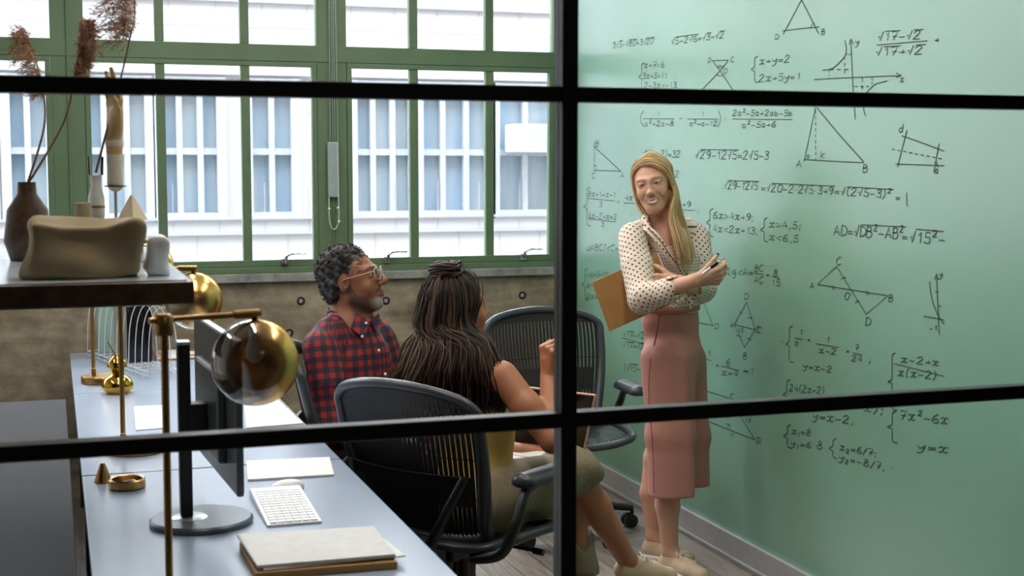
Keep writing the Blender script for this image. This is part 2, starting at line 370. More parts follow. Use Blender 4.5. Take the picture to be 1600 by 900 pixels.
for a, b, n in rects:
    f = MB().bx(a-.06, a+.05, FY-.04, FY+.2, zb-.052, zt+.052).bx(b-.05, b+.06, FY-.04, FY+.2, zb-.052, zt+.052).bx(a+.001, b-.001, FY-.035, FY+.19, zb-.05, zb+.05).bx(a+.001, b-.001, FY-.035, FY+.19, zt-.06, zt+.05)
    zm = fp(700, 238)[1]; f.bx(a, b, FY+.02, FY+.2, zm-.04, zm+.04)
    for k in range(1, n): x = a+(b-a)*k/n; f.bx(x-.035, x+.035, FY+.01, FY+.21, zb+.01, zt-.01)
    w = fpart(f, 'window', 'facade_frame'); q = MB().bx(a, b, FY+.14, FY+.16, zb, zt).xf(np.eye(3), (-3, -FY, 0)); q.build('pane', 'facade_pane', w)
ax0, az0 = fp(788, 238); ax1, az1 = fp(860, 196)
ac = tag(empty('air_conditioner', (ax0, FY-.425, az0)), 'white window air conditioner in the facade across the street', 'air conditioner')
w_, h_ = ax1-ax0, az1-az0
MB().bx(0, w_, 0, .4, 0, h_).build('housing', 'white_plastic', ac, bevel=.02)
g = MB()
for k in range(9): g.bx(w_*.28, w_*.92, -.012, 0, h_*(.15+.08*k), h_*(.17+.08*k))
g.build('grille', 'facade_line', ac); MB().bx(w_*.06, w_*.22, -.01, 0, h_*.2, h_*.8).build('control_panel', 'facade_frame', ac)
struct(MB().bx(-25, 30, YW+.4, FY+.5, -5.2, -5).build('street_bounce', plain('street', (150, 150, 150), .9)))  # unseen pale street slab, added to bounce sky light
# ------------------------------------------------------------------ handwriting on the green wall
GL = {
'0': (6, '~3C1A071433546 7.5A3C'.replace(' ', '').replace('.', '')), 
}
GL = {'0': (6, '~3C1A07143354677A3C'), '1': (4, '193C33'), '2': (6, '~0A2C4C5A3703|0363'), '3': (5, '~0B3C5A285643.04'.replace('.', '')), '4': (5, '3C0656|4943'),
'5': (5, '5C1C18|~184856430 4'.replace(' ', '')), '6': (5, '~4C1905235447 16'.replace(' ', '')), '7': (5, '0C5C23|1757'), '8': (6, '~381A3C5A3805336538'), '9': (5, '~5A3C0937 5A5623'.replace(' ', '')),
'+': (5, '0656|3934'), '-': (5, '0656'), '=': (5, '0757|0555'), '>': (5, '095604'), '<': (5, '590654'), '(': (3, '~3D1A1531'), ')': (3, '~0D2A2501'),
'.': (2, '1324'), ',': (2, '2411'), ';': (2, '1728|2411'), ':': (3, '1828|1525'), '/': (4, '024C'), 'x': (6, '~082936 1304|~6849364364'.replace(' ', '')),
'y': (5, '~09163659|~59432001'), 'a': (5, '~48290623 45|494453'.replace(' ', '')), 'b': (5, '0C03|~0638452304'), 'd': (5, '4C43|~4728052345'), 'g': (5, '~4829062447 41 10'.replace(' ', '')),
't': (4, '2C1433|0949'), 'l': (3, '~1C0514 33'.replace(' ', '')), 'A': (6, '033C63|1656'), 'B': (5, '030C|~0C4B3808|~08574303'), 'C': (6, '~6B3C082364'), 'D': (5, '030C|~0C5A5503'), 'K': (5, '030C|5C0753'),
'M': (6, '031C365C63'), 'O': (6, '~3C1A071433546 77A3C'.replace(' ', '')), 'h': (4, '0C03|~063843'), 'V': (4, '07182 34D'.replace(' ', '')), '*': (3, '1626'), 'm': (3, '03396303'), '!': (3, '1C12')}
GL['k'] = (5, '030C|590653')
def dec(st):
    h = '0123456789ABCDEF'; sm = st[0] == '~'; st = st.lstrip('~')
    p = [(h.index(st[i]), h.index(st[i+1])-3) for i in range(0, len(st)-1, 2)]
    return smooth_pts(p, 5) if sm else np.array(p, float)
for k in list(GL): GL[k] = (GL[k][0], [dec(s) for s in GL[k][1].split('|') if s])
XI = XW-.0015
class Ink:
    def __init__(s, name='formula', label=None): s.mb = MB(); s.name = name; s.label = label; s.w = .0040
    def st(s, pts):
        pts = np.asarray(pts, float)
        if len(pts) == 2: pts = np.array([pts[0], (pts[0]+pts[1])/2, pts[1]])
        jit = RNG.normal(0, .12, pts.shape); w = [onX(x+jx, y+jy, XI) for (x, y), (jx, jy) in zip(pts, jit)]
        s.mb.ribbon(w, s.w, (-1, 0, 0)); return s
    def line(s, *p): return s.st([p[i:i+2] for i in range(0, len(p), 2)])
    def dash(s, x0, y0, x1, y1, step=9):
        n = max(2, int(math.hypot(x1-x0, y1-y0)/step))
        for i in range(n):
            a, b = i/n, (i+.55)/n; s.line(x0+(x1-x0)*a, y0+(y1-y0)*a, x0+(x1-x0)*b, y0+(y1-y0)*b)
        return s
    def curve(s, *p): return s.st(smooth_pts([p[i:i+2] for i in range(0, len(p), 2)], 6))
    def brace(s, x, y0, y1, w=7):
        m_ = (y0+y1)/2; return s.curve(x+w*.5+w*.5, y0, x+w*.4, y0+3, x+w*.35, (y0+m_)/2, x+w*.3, m_-4, x-w*.3, m_, x+w*.35, m_+4, x+w*.3, (m_+y1)/2, x+w*.45, y1-2, x+w*1.1, y1)
    def text(s, x, y, hgt, string, slope=0., xend=None):
        """handwriting: V[..] is a root, ^ raises and _ lowers the next character"""
        s.w = .0023+.00011*hgt
        u = 0; segs = []; stack = []; mode = 0
        for ch in string:
            if ch == '^': mode = 1; continue
            if ch == '_': mode = -1; continue
            if ch == '[': stack.append(u-.3); continue
            if ch == ']': a = stack.pop(); segs.append(np.array([(a, 10+.0), (u+.3, 10.)])); continue
            if ch == ' ': u += 4; continue
            w, sts = GL[ch]; k, oy = ((.6, 5.5) if mode == 1 else (.6, -2.5) if mode == -1 else (1, 0))
            for p in sts: segs.append(np.stack([u+p[:, 0]*k, p[:, 1]*k+oy], 1))
            u += w*k+1.9; mode = 0
        sy = hgt/9.; sx = sy*.95 if xend is None else (xend-x)/max(u-1.9, 1)
        for p in segs:
            X = x+p[:, 0]*sx+p[:, 1]*.12*sx; s.st(np.stack([X, y-p[:, 1]*sy+slope*(X-x)], 1))
        return s
    def done(s):
        o = s.mb.build(s.name, 'ink', GW)
        if s.label: o['label'] = s.label
        return o
F = lambda: Ink('formula'); G = lambda: Ink('diagram')
F().text(957, 75, 9, '3V[5]-V[80]+3V[20]', -.11, 1020).done()
F().text(1048, 70, 10, 'V[5-2V6]=V[3]-V[2]', -.13, 1130).done()
F().brace(1000, 98, 142).text(1006, 106, 9, 'x+7>6', -.03, 1037).text(1004, 123, 9, '3x+5>11', -.02, 1041).text(1006, 138, 9, '2-3x<-13', -.02, 1056).done()
G().line(1113, 95, 1138, 94).line(1113, 95, 1125, 110.5, 1146, 143).line(1138, 94, 1125, 110.5, 1092, 145).text(1106, 98, 8, 'D').text(1141, 97, 8, 'C').text(1130, 115, 8, 'O').curve(1120, 104, 1125, 102, 1130, 104).curve(1119, 116, 1125, 119, 1131, 116).curve(1121, 106.5, 1125, 105, 1129, 106.5).done()
F().curve(1006, 173, 1001, 180, 1001, 190, 1006, 198).text(1026, 182, 8, '1').line(1005, 185.5, 1053, 185.5).text(1007, 197, 8, 'a^2+2a-8', 0, 1052).text(1061, 188, 8, '-').text(1096, 182, 8, '1').line(1074, 186, 1122, 186).text(1077, 197, 8, 'a^2+a-12', 0, 1120).curve(1122, 173, 1125, 180, 1125, 190, 1121, 199).text(1132, 189, 8, ':').line(1144, 186, 1238, 187).text(1144, 181, 9, '2a^2-5a+2ab-5b', 0, 1237).text(1159, 200, 9, 'a^2-5a+6', -.03, 1211).done()
G().line(1252, 0, 1223, 54).line(1252, 0, 1279, 53).line(1222, 48, 1280, 42).text(1211, 62, 9, 'D').text(1283, 54, 9, 'B').curve(1266, 46, 1268, 39, 1272, 36).done()
F().brace(1176, 88, 129, 8).text(1186, 101, 11, 'x+y=2', -.08, 1233).text(1185, 128, 11, '2x+5y=1', -.06, 1249).done()
G().line(1329, 61, 1331, 105, 1333, 147, 1336, 187).line(1326, 70, 1329, 61, 1333, 69).line(1272, 124.5, 1340, 121, 1408, 118).line(1400, 114, 1408, 118, 1400, 121).curve(1320, 63, 1322, 78, 1319, 89, 1311, 98, 1300, 107, 1285, 110).curve(1386, 126.5, 1369, 131, 1360, 138, 1353, 146, 1350, 158, 1349, 170, 1352, 181).dash(1321, 85, 1331, 85).dash(1296, 109, 1330, 108).dash(1319, 87, 1319.5, 120).dash(1295.5, 110, 1295.5, 122).dash(1347, 121, 1347, 145).dash(1362, 122, 1362, 135).dash(1335, 135, 1362, 135).text(1336, 70, 10, 'y').text(1406, 128, 9, 'x').done()
F().text(1371, 64, 13, 'V[17]-V[2]', -.05, 1437).line(1370, 70.5, 1449, 64).text(1368, 88, 13, 'V[17]+V[2]', -.05, 1440).text(1460, 67, 12, '+').done()
G().line(1273.5, 168, 1265, 210, 1256, 253).line(1276, 168, 1312, 212, 1350, 254).line(1256, 249, 1302, 252, 1349, 254).dash(1274, 172, 1274, 256).text(1244, 261, 11, 'A').text(1348, 269, 12, 'B').text(1282, 247, 11, 'k').text(1260, 247, 8, 'a').done()
G().line(1417, 203, 1402, 261).line(1409, 212, 1475, 236).dash(1393, 233, 1475, 249).line(1399, 256, 1475, 259).line(1467, 224, 1459, 270).text(1404, 207, 13, 'd').text(1460, 271, 10, 'a').curve(1460, 253, 1464, 256, 1465, 261).done()
F().text(1127, 295, 12, '.V[29-12V5]', .03, 1183).text(1189, 299, 12, '=V[20-2*2V5*3+9]', .045, 1300).text(1303, 304, 12, '=V[(2V5-3)^2]', .06, 1391).text(1399, 314, 12, '=', .05).line(1416, 301, 1417, 323).done()
F().brace(1191, 340, 378, 8).text(1201, 355, 11, 'x>4,5;', .06, 1250).text(1201, 375, 11, 'x<6,5', .08, 1246).done()
F().text(1302, 368, 17, 'AD=V[DB^2-AB^2]', .05, 1410).text(1409, 376, 14, '=', .05).text(1421, 379, 17, 'V[15^2-', .05, 1475).line(1431, 358, 1475, 362).done()
G().line(928, 220, 928, 266).line(928, 266, 971, 267.5).line(928, 229, 969, 267).line(928, 259, 932, 259, 932, 266).text(930, 229, 9, 'B').text(924, 278, 8, 'C').text(969, 278, 8, 'A').done()
F().text(1006, 246, 11, 'C(x-2)=32', 0, 1062).text(1054, 277, 10, '2').done()
F().text(1086, 248, 13, 'V[29-12V5]=2V5-3', .01, 1200).done()
F().brace(914, 293, 353, 8).text(918, 307, 9, '8x+1+x-1', .04, 961).line(918, 310, 961, 314).text(936, 323, 8, '3').text(964, 318, 8, '>').text(976, 313, 9, '4x').line(975, 317, 992, 318).text(919, 341, 9, '6x-2+x=2', .06, 963).line(919, 341.5, 963, 347).text(939, 354, 8, '3').done()
F().text(1057, 323, 9, 'x+9', .02, 1078).line(1058, 327, 1086, 329).text(1063, 339, 8, '2').text(1089, 332, 9, ';').done()
F().brace(1106, 326, 370, 8).text(1114, 341, 11, '6x>4x+9;', .06, 1176).text(1113, 362, 11, '4x<2x+13,', .06, 1183).done()
F().text(917, 391, 10, 'mABC(<C=', .03, 966).done()
F().brace(911, 420, 469, 7).text(916, 432, 8, '-x+5<0', .02, 948).text(916, 449, 8, 'x-2>0').text(916, 467, 8, '2x>5').done()
F().text(1116, 426, 11, '15', 0, 1128).text(1138, 430, 12, 'lg<A=', .03, 1176).text(1179, 424, 10, 'BC', 0, 1192).line(1178, 427, 1193, 429).text(1178, 442, 10, 'AC', 0, 1192).text(1197, 433, 9, '=').text(1208, 431, 10, '8').line(1205, 432, 1217, 434).text(1205, 446, 10, '15.', .05, 1222).done()
G().line(1082, 470, 1094, 460).line(1088, 459, 1094, 460, 1104, 485, 1114, 509).line(1092, 504, 1115, 509).text(1096, 458, 8, 'C').text(1117, 514, 9, 'D').done()
G().line(1166.5, 472, 1147, 507, 1163, 543).line(1166.5, 472, 1179, 515, 1163, 543).line(1147, 507, 1179, 515).text(1163, 468, 10, 'D').text(1141, 511, 8, 'A').text(1183, 520, 9, 'C').text(1161, 561, 10, 'B').line(1154, 486, 1159, 490).line(1168, 496, 1176, 497).line(1151, 524, 1158, 526).line(1167, 528, 1174, 531).text(1153, 519, 6, '45').done()
F().text(974, 527, 9, 'V[17]-V[2]', .06, 1006).line(972, 527.5, 1005, 537).text(973, 544, 9, 'V[17]+V[2]', .06, 1006).done()
F().text(974, 579, 10, '(V[15]-V[5', .06, 1012).text(984, 618, 10, 'V[8]+V[2]', .08, 1020).done()
F().text(1105, 557, 10, '1').text(1118, 574, 9, '+').text(1134, 572, 12, '6').line(1127, 572, 1155, 579).text(1127, 586, 10, 'x+4', .1, 1152).text(1161, 583, 10, '=1', .12, 1177).line(1100, 560, 1111, 563).done()
G().line(1307, 416.5, 1277, 444.5, 1387, 462, 1353, 491, 1307, 416.5).text(1306, 414, 12, 'C').text(1265, 451, 10, 'A').text(1319, 468, 11, 'O').text(1388, 471, 11, 'B').text(1352, 509, 13, 'D').line(1314, 436, 1322, 433).line(1336, 473, 1342, 469).line(1300, 445, 1301, 453).line(1303, 445, 1304, 453).line(1353, 454, 1354, 461).line(1356, 454, 1357, 461).done()
G().line(1463, 428, 1465, 475, 1467.5, 523).line(1460, 437, 1463, 428, 1466, 437).line(1443, 494, 1475, 500).curve(1452, 440, 1454, 458, 1459, 478, 1467, 496, 1475, 507).text(1467, 433, 9, 'y').text(1452, 517, 9, '-1', .0, 1463).line(1461, 456, 1467, 456).line(1464, 478, 1471, 478).done()
F().brace(1230, 509, 566, 9).text(1249, 523, 9, '1').line(1242, 528, 1254, 531).text(1241, 540, 9, 'x').text(1261, 534, 8, '+').text(1291, 535, 9, '1').line(1274, 537, 1310, 543).text(1279, 551, 9, 'x-2', .12, 1306).text(1322, 552, 8, '=').text(1336, 547, 9, '7').line(1332, 551, 1347, 555).text(1330, 564, 9, '24', .1, 1346).text(1357, 565, 11, ';').text(1254, 576, 10, 'y=x-2', .14, 1299).text(1180, 519, 9, 'C').line(1221, 534, 1223, 534).done()
F().brace(1390, 552, 640, 10).text(1407, 566, 11, 'x-2+x', .1, 1466).line(1397, 568, 1436, 578, 1475, 588).text(1402, 587, 12, 'x(x-2)', .09, 1462).done()
F().brace(1226, 593, 640, 9).text(1233, 611, 11, '24(2x-2)', .09, 1287).text(1269, 655, 12, 'y=x-2,', .12, 1332).text(1349, 642, 12, 'x);', .15, 1378).done()
F().brace(1227, 663, 700, 9).text(1237, 678, 10, 'x_1=8', .1, 1266).text(1235, 697, 10, 'y_1=6', .1, 1266).text(1276, 702, 13, '8').brace(1298, 685, 716, 9).text(1311, 703, 11, 'x_2=6/7;', .18, 1368).text(1310, 719, 11, 'y_2=-8/7,', .22, 1381).text(1391, 732, 12, '.').done()
F().brace(1390, 642, 692, 11).text(1405, 655, 14, '7x^2-6x', .1, 1480).text(1432, 703, 13, 'y=x', .1, 1480).done()
G().line(1104, 611, 1139, 622).line(1104, 657, 1140, 672, 1179, 687).line(1150, 640, 1179, 686).text(1140, 624, 9, 'C').text(1141, 684, 9, 'M').text(1182, 692, 9, 'D').dash(1138, 628, 1138, 672).line(1134, 662, 1141, 664, 1141, 672).text(1164, 660, 7, '17').done()
# ------------------------------------------------------------------ implicit surfaces (smooth unions of tapered limbs) for organic shapes
class SDF:
    def __init__(s): s.pr = []; s.R = np.eye(3); s.t = np.zeros(3)
    def frame(s, R=None, t=(0, 0, 0)): s.R = np.eye(3) if R is None else np.asarray(R, float); s.t = np.array(t, float); return s
    def w(s, p): return s.R@np.array(p, float)+s.t
    def cap(s, a, b, ra, rb=None, k=.012, sub=0, tag=0, flat=None):
        """tapered capsule; flat=(axis, ratio) widens it along that axis"""
        s.pr.append(['c', s.w(a), s.w(b), ra, ra if rb is None else rb, k, sub, tag, None if flat is None else (s.R@np.array(flat[0], float)/np.linalg.norm(flat[0]), flat[1])]); return s
    def chain(s, pts, rs, **kw):
        for i in range(len(pts)-1): s.cap(pts[i], pts[i+1], rs[i], rs[i+1], **kw)
        return s
    def ell(s, c, r, k=.012, sub=0, tag=0, R=None):
        s.pr.append(['e', s.w(c), np.ones(3)*r, s.R if R is None else s.R@np.asarray(R), 0, k, sub, tag, None]); return s
    def box(s, c, half, r=.004, k=.004, sub=0, tag=0, R=None):
        s.pr.append(['b', s.w(c), np.array(half, float), s.R if R is None else s.R@np.asarray(R), r, k, sub, tag, None]); return s
    def dist(s, pr, X):
        t = pr[0]
        if t == 'c':
            a, b, ra, rb, fl = pr[1], pr[2], pr[3], pr[4], pr[8]
            p = X-a; ba = b-a
            if fl is not None:
                ax, q = fl; p = p-((1-1/q)*(p@ax))[..., None]*ax; ba = ba-(1-1/q)*(ba@ax)*ax
            h = np.clip((p@ba)/(ba@ba+1e-12), 0, 1)
            return np.sqrt(((p-h[..., None]*ba)**2).sum(-1))-(ra+(rb-ra)*h)
        p = (X-pr[1])@pr[3]
        if t == 'e':
            r = pr[2]; k0 = np.sqrt(((p/r)**2).sum(-1)); k1 = np.sqrt(((p/(r*r))**2).sum(-1))+1e-9
            return k0*(k0-1)/k1
        q = np.abs(p)-(pr[2]-pr[4])
        return np.sqrt((np.maximum(q, 0)**2).sum(-1))+np.minimum(q.max(-1), 0)-pr[4]
    def bb(s, pr, pad):
        t = pr[0]
        if t == 'c':
            R = max(pr[3], pr[4])*(max(1, pr[8][1]) if pr[8] else 1)
            lo, hi = np.minimum(pr[1], pr[2])-R, np.maximum(pr[1], pr[2])+R
        else:
            e = np.abs(pr[3])@pr[2]; lo, hi = pr[1]-e, pr[1]+e
        return lo-pad, hi+pad
    def mesh(s, h, disp=None):
        pos = [p for p in s.pr if not p[6]]
        B = [s.bb(p, 4*h) for p in pos]; lo = np.min([b[0] for b in B], 0); hi = np.max([b[1] for b in B], 0)
        n = np.ceil((hi-lo)/h).astype(int)+1; Fd = np.full(n, .06, np.float32)
        ax = [lo[i]+h*np.arange(n[i]) for i in range(3)]
        for p in s.pr:
            a, b = s.bb(p, p[5]+3*h)
            i0 = np.maximum(((a-lo)/h).astype(int), 0); i1 = np.minimum(((b-lo)/h).astype(int)+2, n)
            if (i1 <= i0).any(): continue
            sl = tuple(slice(i0[i], i1[i]) for i in range(3))
            X = np.stack(np.meshgrid(*[ax[i][sl[i]] for i in range(3)], indexing='ij'), -1)
            d = s.dist(p, X); k = p[5]; o = Fd[sl]
            if p[6]:
                d = -d; q = np.maximum(k-np.abs(o-d), 0)/k; Fd[sl] = np.maximum(o, d)+q*q*k/4
            else:
                q = np.maximum(k-np.abs(o-d), 0)/k; Fd[sl] = np.minimum(o, d)-q*q*k/4
        if disp is not None:
            I = np.argwhere(np.abs(Fd) < 4*h); X = lo+I*h; Fd[I[:, 0], I[:, 1], I[:, 2]] += disp(X).astype(np.float32)
        return nets(Fd, lo, h)
    def nearest(s, X):
        best = np.full(len(X), 9.); tg = np.zeros(len(X), int)
        for i, p in enumerate(s.pr):
            if p[6]: continue
            d = s.dist(p, X); m_ = d < best; best[m_] = d[m_]; tg[m_] = i
        return tg
def nets(Fd, o, h):
    neg = Fd < 0; nx, ny, nz = Fd.shape
    c = np.zeros((nx-1, ny-1, nz-1), np.int8)
    for a in (0, 1):
        for b in (0, 1):
            for d in (0, 1): c += neg[a:nx-1+a, b:ny-1+b, d:nz-1+d]
    mix = (c > 0) & (c < 8); idx = np.full(mix.shape, -1, np.int64); cells = np.argwhere(mix); idx[mix] = np.arange(len(cells))
    acc = np.zeros((len(cells), 3)); cnt = np.zeros(len(cells))
    cor = [(a, b, d) for a in (0, 1) for b in (0, 1) for d in (0, 1)]
    val = {q: Fd[cells[:, 0]+q[0], cells[:, 1]+q[1], cells[:, 2]+q[2]] for q in cor}
    for q in cor:
        for ax in range(3):
            if q[ax]: continue
            r = list(q); r[ax] = 1; r = tuple(r); A, Bv = val[q], val[r]; mm = (A < 0) != (Bv < 0)
            t = A[mm]/(A[mm]-Bv[mm]); p = np.tile(np.array(q, float), (mm.sum(), 1)); p[:, ax] = t
            acc[mm] += p; cnt[mm] += 1
    V_ = (cells+acc/cnt[:, None])*h+o
    quads = []
    for ax in range(3):
        sl0 = [slice(None)]*3; sl1 = [slice(None)]*3; sl0[ax] = slice(0, -1); sl1[ax] = slice(1, None)
        A, Bv = neg[tuple(sl0)], neg[tuple(sl1)]; E_ = np.argwhere(A != Bv); u, w = [(1, 2), (2, 0), (0, 1)][ax]
        ok = (E_[:, u] > 0) & (E_[:, w] > 0) & (E_[:, u] < Fd.shape[u]-1) & (E_[:, w] < Fd.shape[w]-1); E_ = E_[ok]
        q = []
        for du, dw in ((-1, -1), (0, -1), (0, 0), (-1, 0)):
            e = E_.copy(); e[:, u] += du; e[:, w] += dw; q.append(idx[e[:, 0], e[:, 1], e[:, 2]])
        q = np.stack(q, 1); fl = ~A[E_[:, 0], E_[:, 1], E_[:, 2]]; q[fl] = q[fl][:, ::-1]; quads.append(q)
    return V_, np.concatenate(quads)
def np_mesh(name, v, q, mat, parent=None, col=None, uv=None):
    me = bpy.data.meshes.new(name); me.vertices.add(len(v)); me.vertices.foreach_set('co', np.asarray(v, np.float32).ravel())
    me.loops.add(len(q)*4); me.loops.foreach_set('vertex_index', q.astype(np.int32).ravel())
    me.polygons.add(len(q)); me.polygons.foreach_set('loop_start', np.arange(0, len(q)*4, 4, dtype=np.int32)); me.polygons.foreach_set('loop_total', np.full(len(q), 4, np.int32))
    me.update(); me.validate(); me.shade_smooth()
    if col is not None: setcol(me, col)
    if uv is not None:
        l = me.uv_layers.new(name='UVMap'); l.data.foreach_set('uv', uv.astype(np.float32).ravel())
    return link(name, me, mat, parent)
def limb_uv(S, v, q):
    """cloth coordinates: metres along the limb and round it, chosen face by face"""
    fc = v[q].mean(1); tg = S.nearest(fc); uv = np.zeros((len(q), 4, 2))
    for i, p in enumerate(S.pr):
        m_ = tg == i
        if not m_.any(): continue
        if p[0] == 'c': a = p[1]; ax = p[2]-p[1]; r = (p[3]+p[4])/2
        else: a = p[1]; ax = p[3][:, 2]; r = p[2][:2].mean()
        if p[7] == 1: ax = UZ; r = .14; a = p[1]*V(1, 1, 0); e_ = np.cross(v[q[m_, 1]]-v[q[m_, 0]], v[q[m_, 2]]-v[q[m_, 0]]); fl = np.abs(e_[:, 2]) > .72*np.linalg.norm(e_, axis=1)
        ax = ax/np.linalg.norm(ax); e1 = np.cross(ax, V(.35, .9, .2)); e1 /= np.linalg.norm(e1); e2 = np.cross(ax, e1)
        def ang(X): d = X-a; return np.arctan2(d@e2, d@e1), d@ax
        ac, _ = ang(fc[m_]); av, h_ = ang(v[q[m_]])
        dv = (av-ac[:, None]+math.pi) % (2*math.pi)-math.pi
        uu = np.stack([(ac[:, None]+dv)*r, h_], -1)
        if p[7] == 1: pl = v[q[m_]]; uu[fl] = np.stack([pl@V(math.cos(CTH), -math.sin(CTH), 0), pl@V(math.sin(CTH), math.cos(CTH), 0)], -1)[fl]
        uv[m_] = uu
    return uv.reshape(-1, 2)
def wob(amp, freq, seed=0):
    r = np.random.default_rng(seed); K = r.normal(0, 1, (7, 3)); K /= np.linalg.norm(K, axis=1)[:, None]; K *= freq*r.uniform(.6, 1.5, (7, 1)); ph = r.uniform(0, 6.28, 7)
    return lambda X: amp*np.sin(X@K.T+ph).sum(1)/2.6

def hand(S, wrist, D, N, T, curl, spread=.10, thumb=((.55, .5, .4), .35), sc=1., k=.006):
    """palm + four unequal fingers + thumb. D along the palm, N out of the palm side, T towards the thumb"""
    D = V(*D)/np.linalg.norm(D); N = V(*N); N = N-D*(N@D); N /= np.linalg.norm(N); T_ = np.cross(N, D); T_ = T_ if T_@V(*T) > 0 else -T_
    w = V(*wrist); nails = []
    kn = [(.030, .088), (.010, .092), (-.011, .087), (-.030, .077)]; L = [(.040, .025, .020), (.044, .028, .021), (.041, .026, .020), (.032, .020, .018)]
    for (tx, dy) in kn:
        S.cap(w+T_*tx*.55*sc+D*.012*sc, w+(T_*tx+D*dy*.96)*sc, .0145*sc, .0105*sc, k=.010)
    S.cap(w-D*.01*sc, w+D*.045*sc+T_*.006*sc, .021*sc, .016*sc, k=.012, flat=(T_, 1.35))
    S.ell(w+(T_*.022+D*.035+N*.010)*sc, V(.015, .028, .014)*sc, .01, R=np.stack([T_, D, N], 1))
    for f in range(4):
        tx, dy = kn[f]; p = w+(T_*tx+D*dy)*sc; a = 0.; sp = (1.5-f)*spread
        cs = curl[f] if hasattr(curl[f], '__len__') else (curl[f]*.9, curl[f]*1.1, curl[f]*.7)
        d0 = D*math.cos(sp)+T_*math.sin(sp); rr = [.0090, .0082, .0074, .0064] if f < 3 else [.0080, .0072, .0065, .0056]
        for j in range(3):
            a += cs[j]; d = d0*math.cos(a)+N*math.sin(a); e = p+d*L[f][j]*sc
            S.cap(p, e, rr[j]*sc, rr[j+1]*sc, k=.004 if j else .007); p = e
        nails.append((p, d, d0*math.sin(a)-N*math.cos(a)))
    (c1, c2, c3), out = thumb
    p = w+(T_*.022+D*.022+N*.006)*sc; dT = D*math.cos(.75)+T_*math.sin(.75)
    a = 0
    for ln, c, r0, r1 in ((.042, c1, .0125, .0105), (.032, c2, .0100, .0090), (.026, c3, .0090, .0070)):
        a += c; d = dT*math.cos(a*.55)+N*math.sin(a)*.8-T_*math.sin(a)*.35; d /= np.linalg.norm(d); e = p+d*ln*sc
        S.cap(p, e, r0*sc, r1*sc, k=.006); p = e
    nails.append((p, d, T_))
    return nails

def head(S, R, t, sc=1., smile=0., nose=1., jaw=1.):
    """x right, y forward, z up; origin between the ears"""
    S.frame(R*sc, t); E = lambda c, r, k=.02, **kw: S.pr.append(['e', S.w(c), np.array(r, float)*sc, R, 0, k*sc, kw.get('sub', 0), kw.get('tag', 0), None])
    C = lambda a, b, r1, r2, k=.012, **kw: S.cap(a, b, r1*sc, r2*sc, k*sc, **kw)
    E((0, -.014, .042), (.075, .094, .082)); E((0, .028, -.005), (.066, .072, .080), .03)
    E((0, .035, -.055), (.052*jaw, .058, .058), .03); E((0, .066, -.096), (.026*jaw, .022, .018), .03)
    C((-.05*jaw, .0, -.058), (-.018, .066, -.098), .014, .012, .03); C((.05*jaw, .0, -.058), (.018, .066, -.098), .014, .012, .03)
    for s_ in (-1, 1):
        E((s_*.040, .066, -.034+.004*smile), (.021, .018, .020+.002*smile), .022)
        C((s_*.046, .074, .028), (s_*.012, .092, .026), .008, .010, .016)
        E((s_*.0315, .101, .009), (.019, .014, .012), .014, sub=1)
        E((s_*.0315, .080, .008), (.0150, .0125, .0125), .004)
        C((s_*.046, .085, .0145), (s_*.019, .090, .0165), .0035, .0035, .005)
        C((s_*.045, .084, .0015), (s_*.020, .089, .0005), .003, .003, .005)
        E((s_*.0125*nose, .104, -.032), (.0075*nose, .0085, .0075), .007)
        E((s_*.078, -.006, .0), (.009, .019, .031), .006); E((s_*.084, .002, .002), (.006, .009, .017), .005, sub=1)
        E((s_*.0065, .109, -.040), (.0032, .004, .003), .003, sub=1)
    C((0, .094, .018), (0, .114*(.5+.5*nose), -.022), .0075, .0095*nose, .014); E((0, .117, -.028), (.0105*nose, .0105, .0095), .010)
    # mouth
    if smile:
        wd, zc = .0275, -.064; ys = lambda x: .1005-.016*(x/wd)**2
        zu = lambda x: zc+.0035+.0060*(x/wd)**2; zl = lambda x: zc-.0075+.0140*(x/wd)**2
        xs = [-1, -.75, -.4, 0, .4, .75, 1]
        for x0, x1 in zip(xs[:-1], xs[1:]):
            x0 *= wd; x1 *= wd
            C((x0, ys(x0)-.001, zu(x0)+.0018), (x1, ys(x1)-.001, zu(x1)+.0018), .0030, .0030, .005); C((x0, ys(x0)-.002, zl(x0)-.0025), (x1, ys(x1)-.002, zl(x1)-.0025), .0040, .0040, .005)
        for s_ in (-1, 1): C((s_*.040, .076, zc+.010), (s_*.026, .092, -.034), .0006, .0006, .012, sub=1)
    else:
        wd = .024; zc = -.064
        for s_ in (-1, 1):
            C((0, .1005, zc+.006), (s_*wd, .088, zc), .0050, .0026, .008); C((0, .0995, zc-.007), (s_*wd*.85, .088, zc-.001), .0058, .003, .008)
    S.frame()
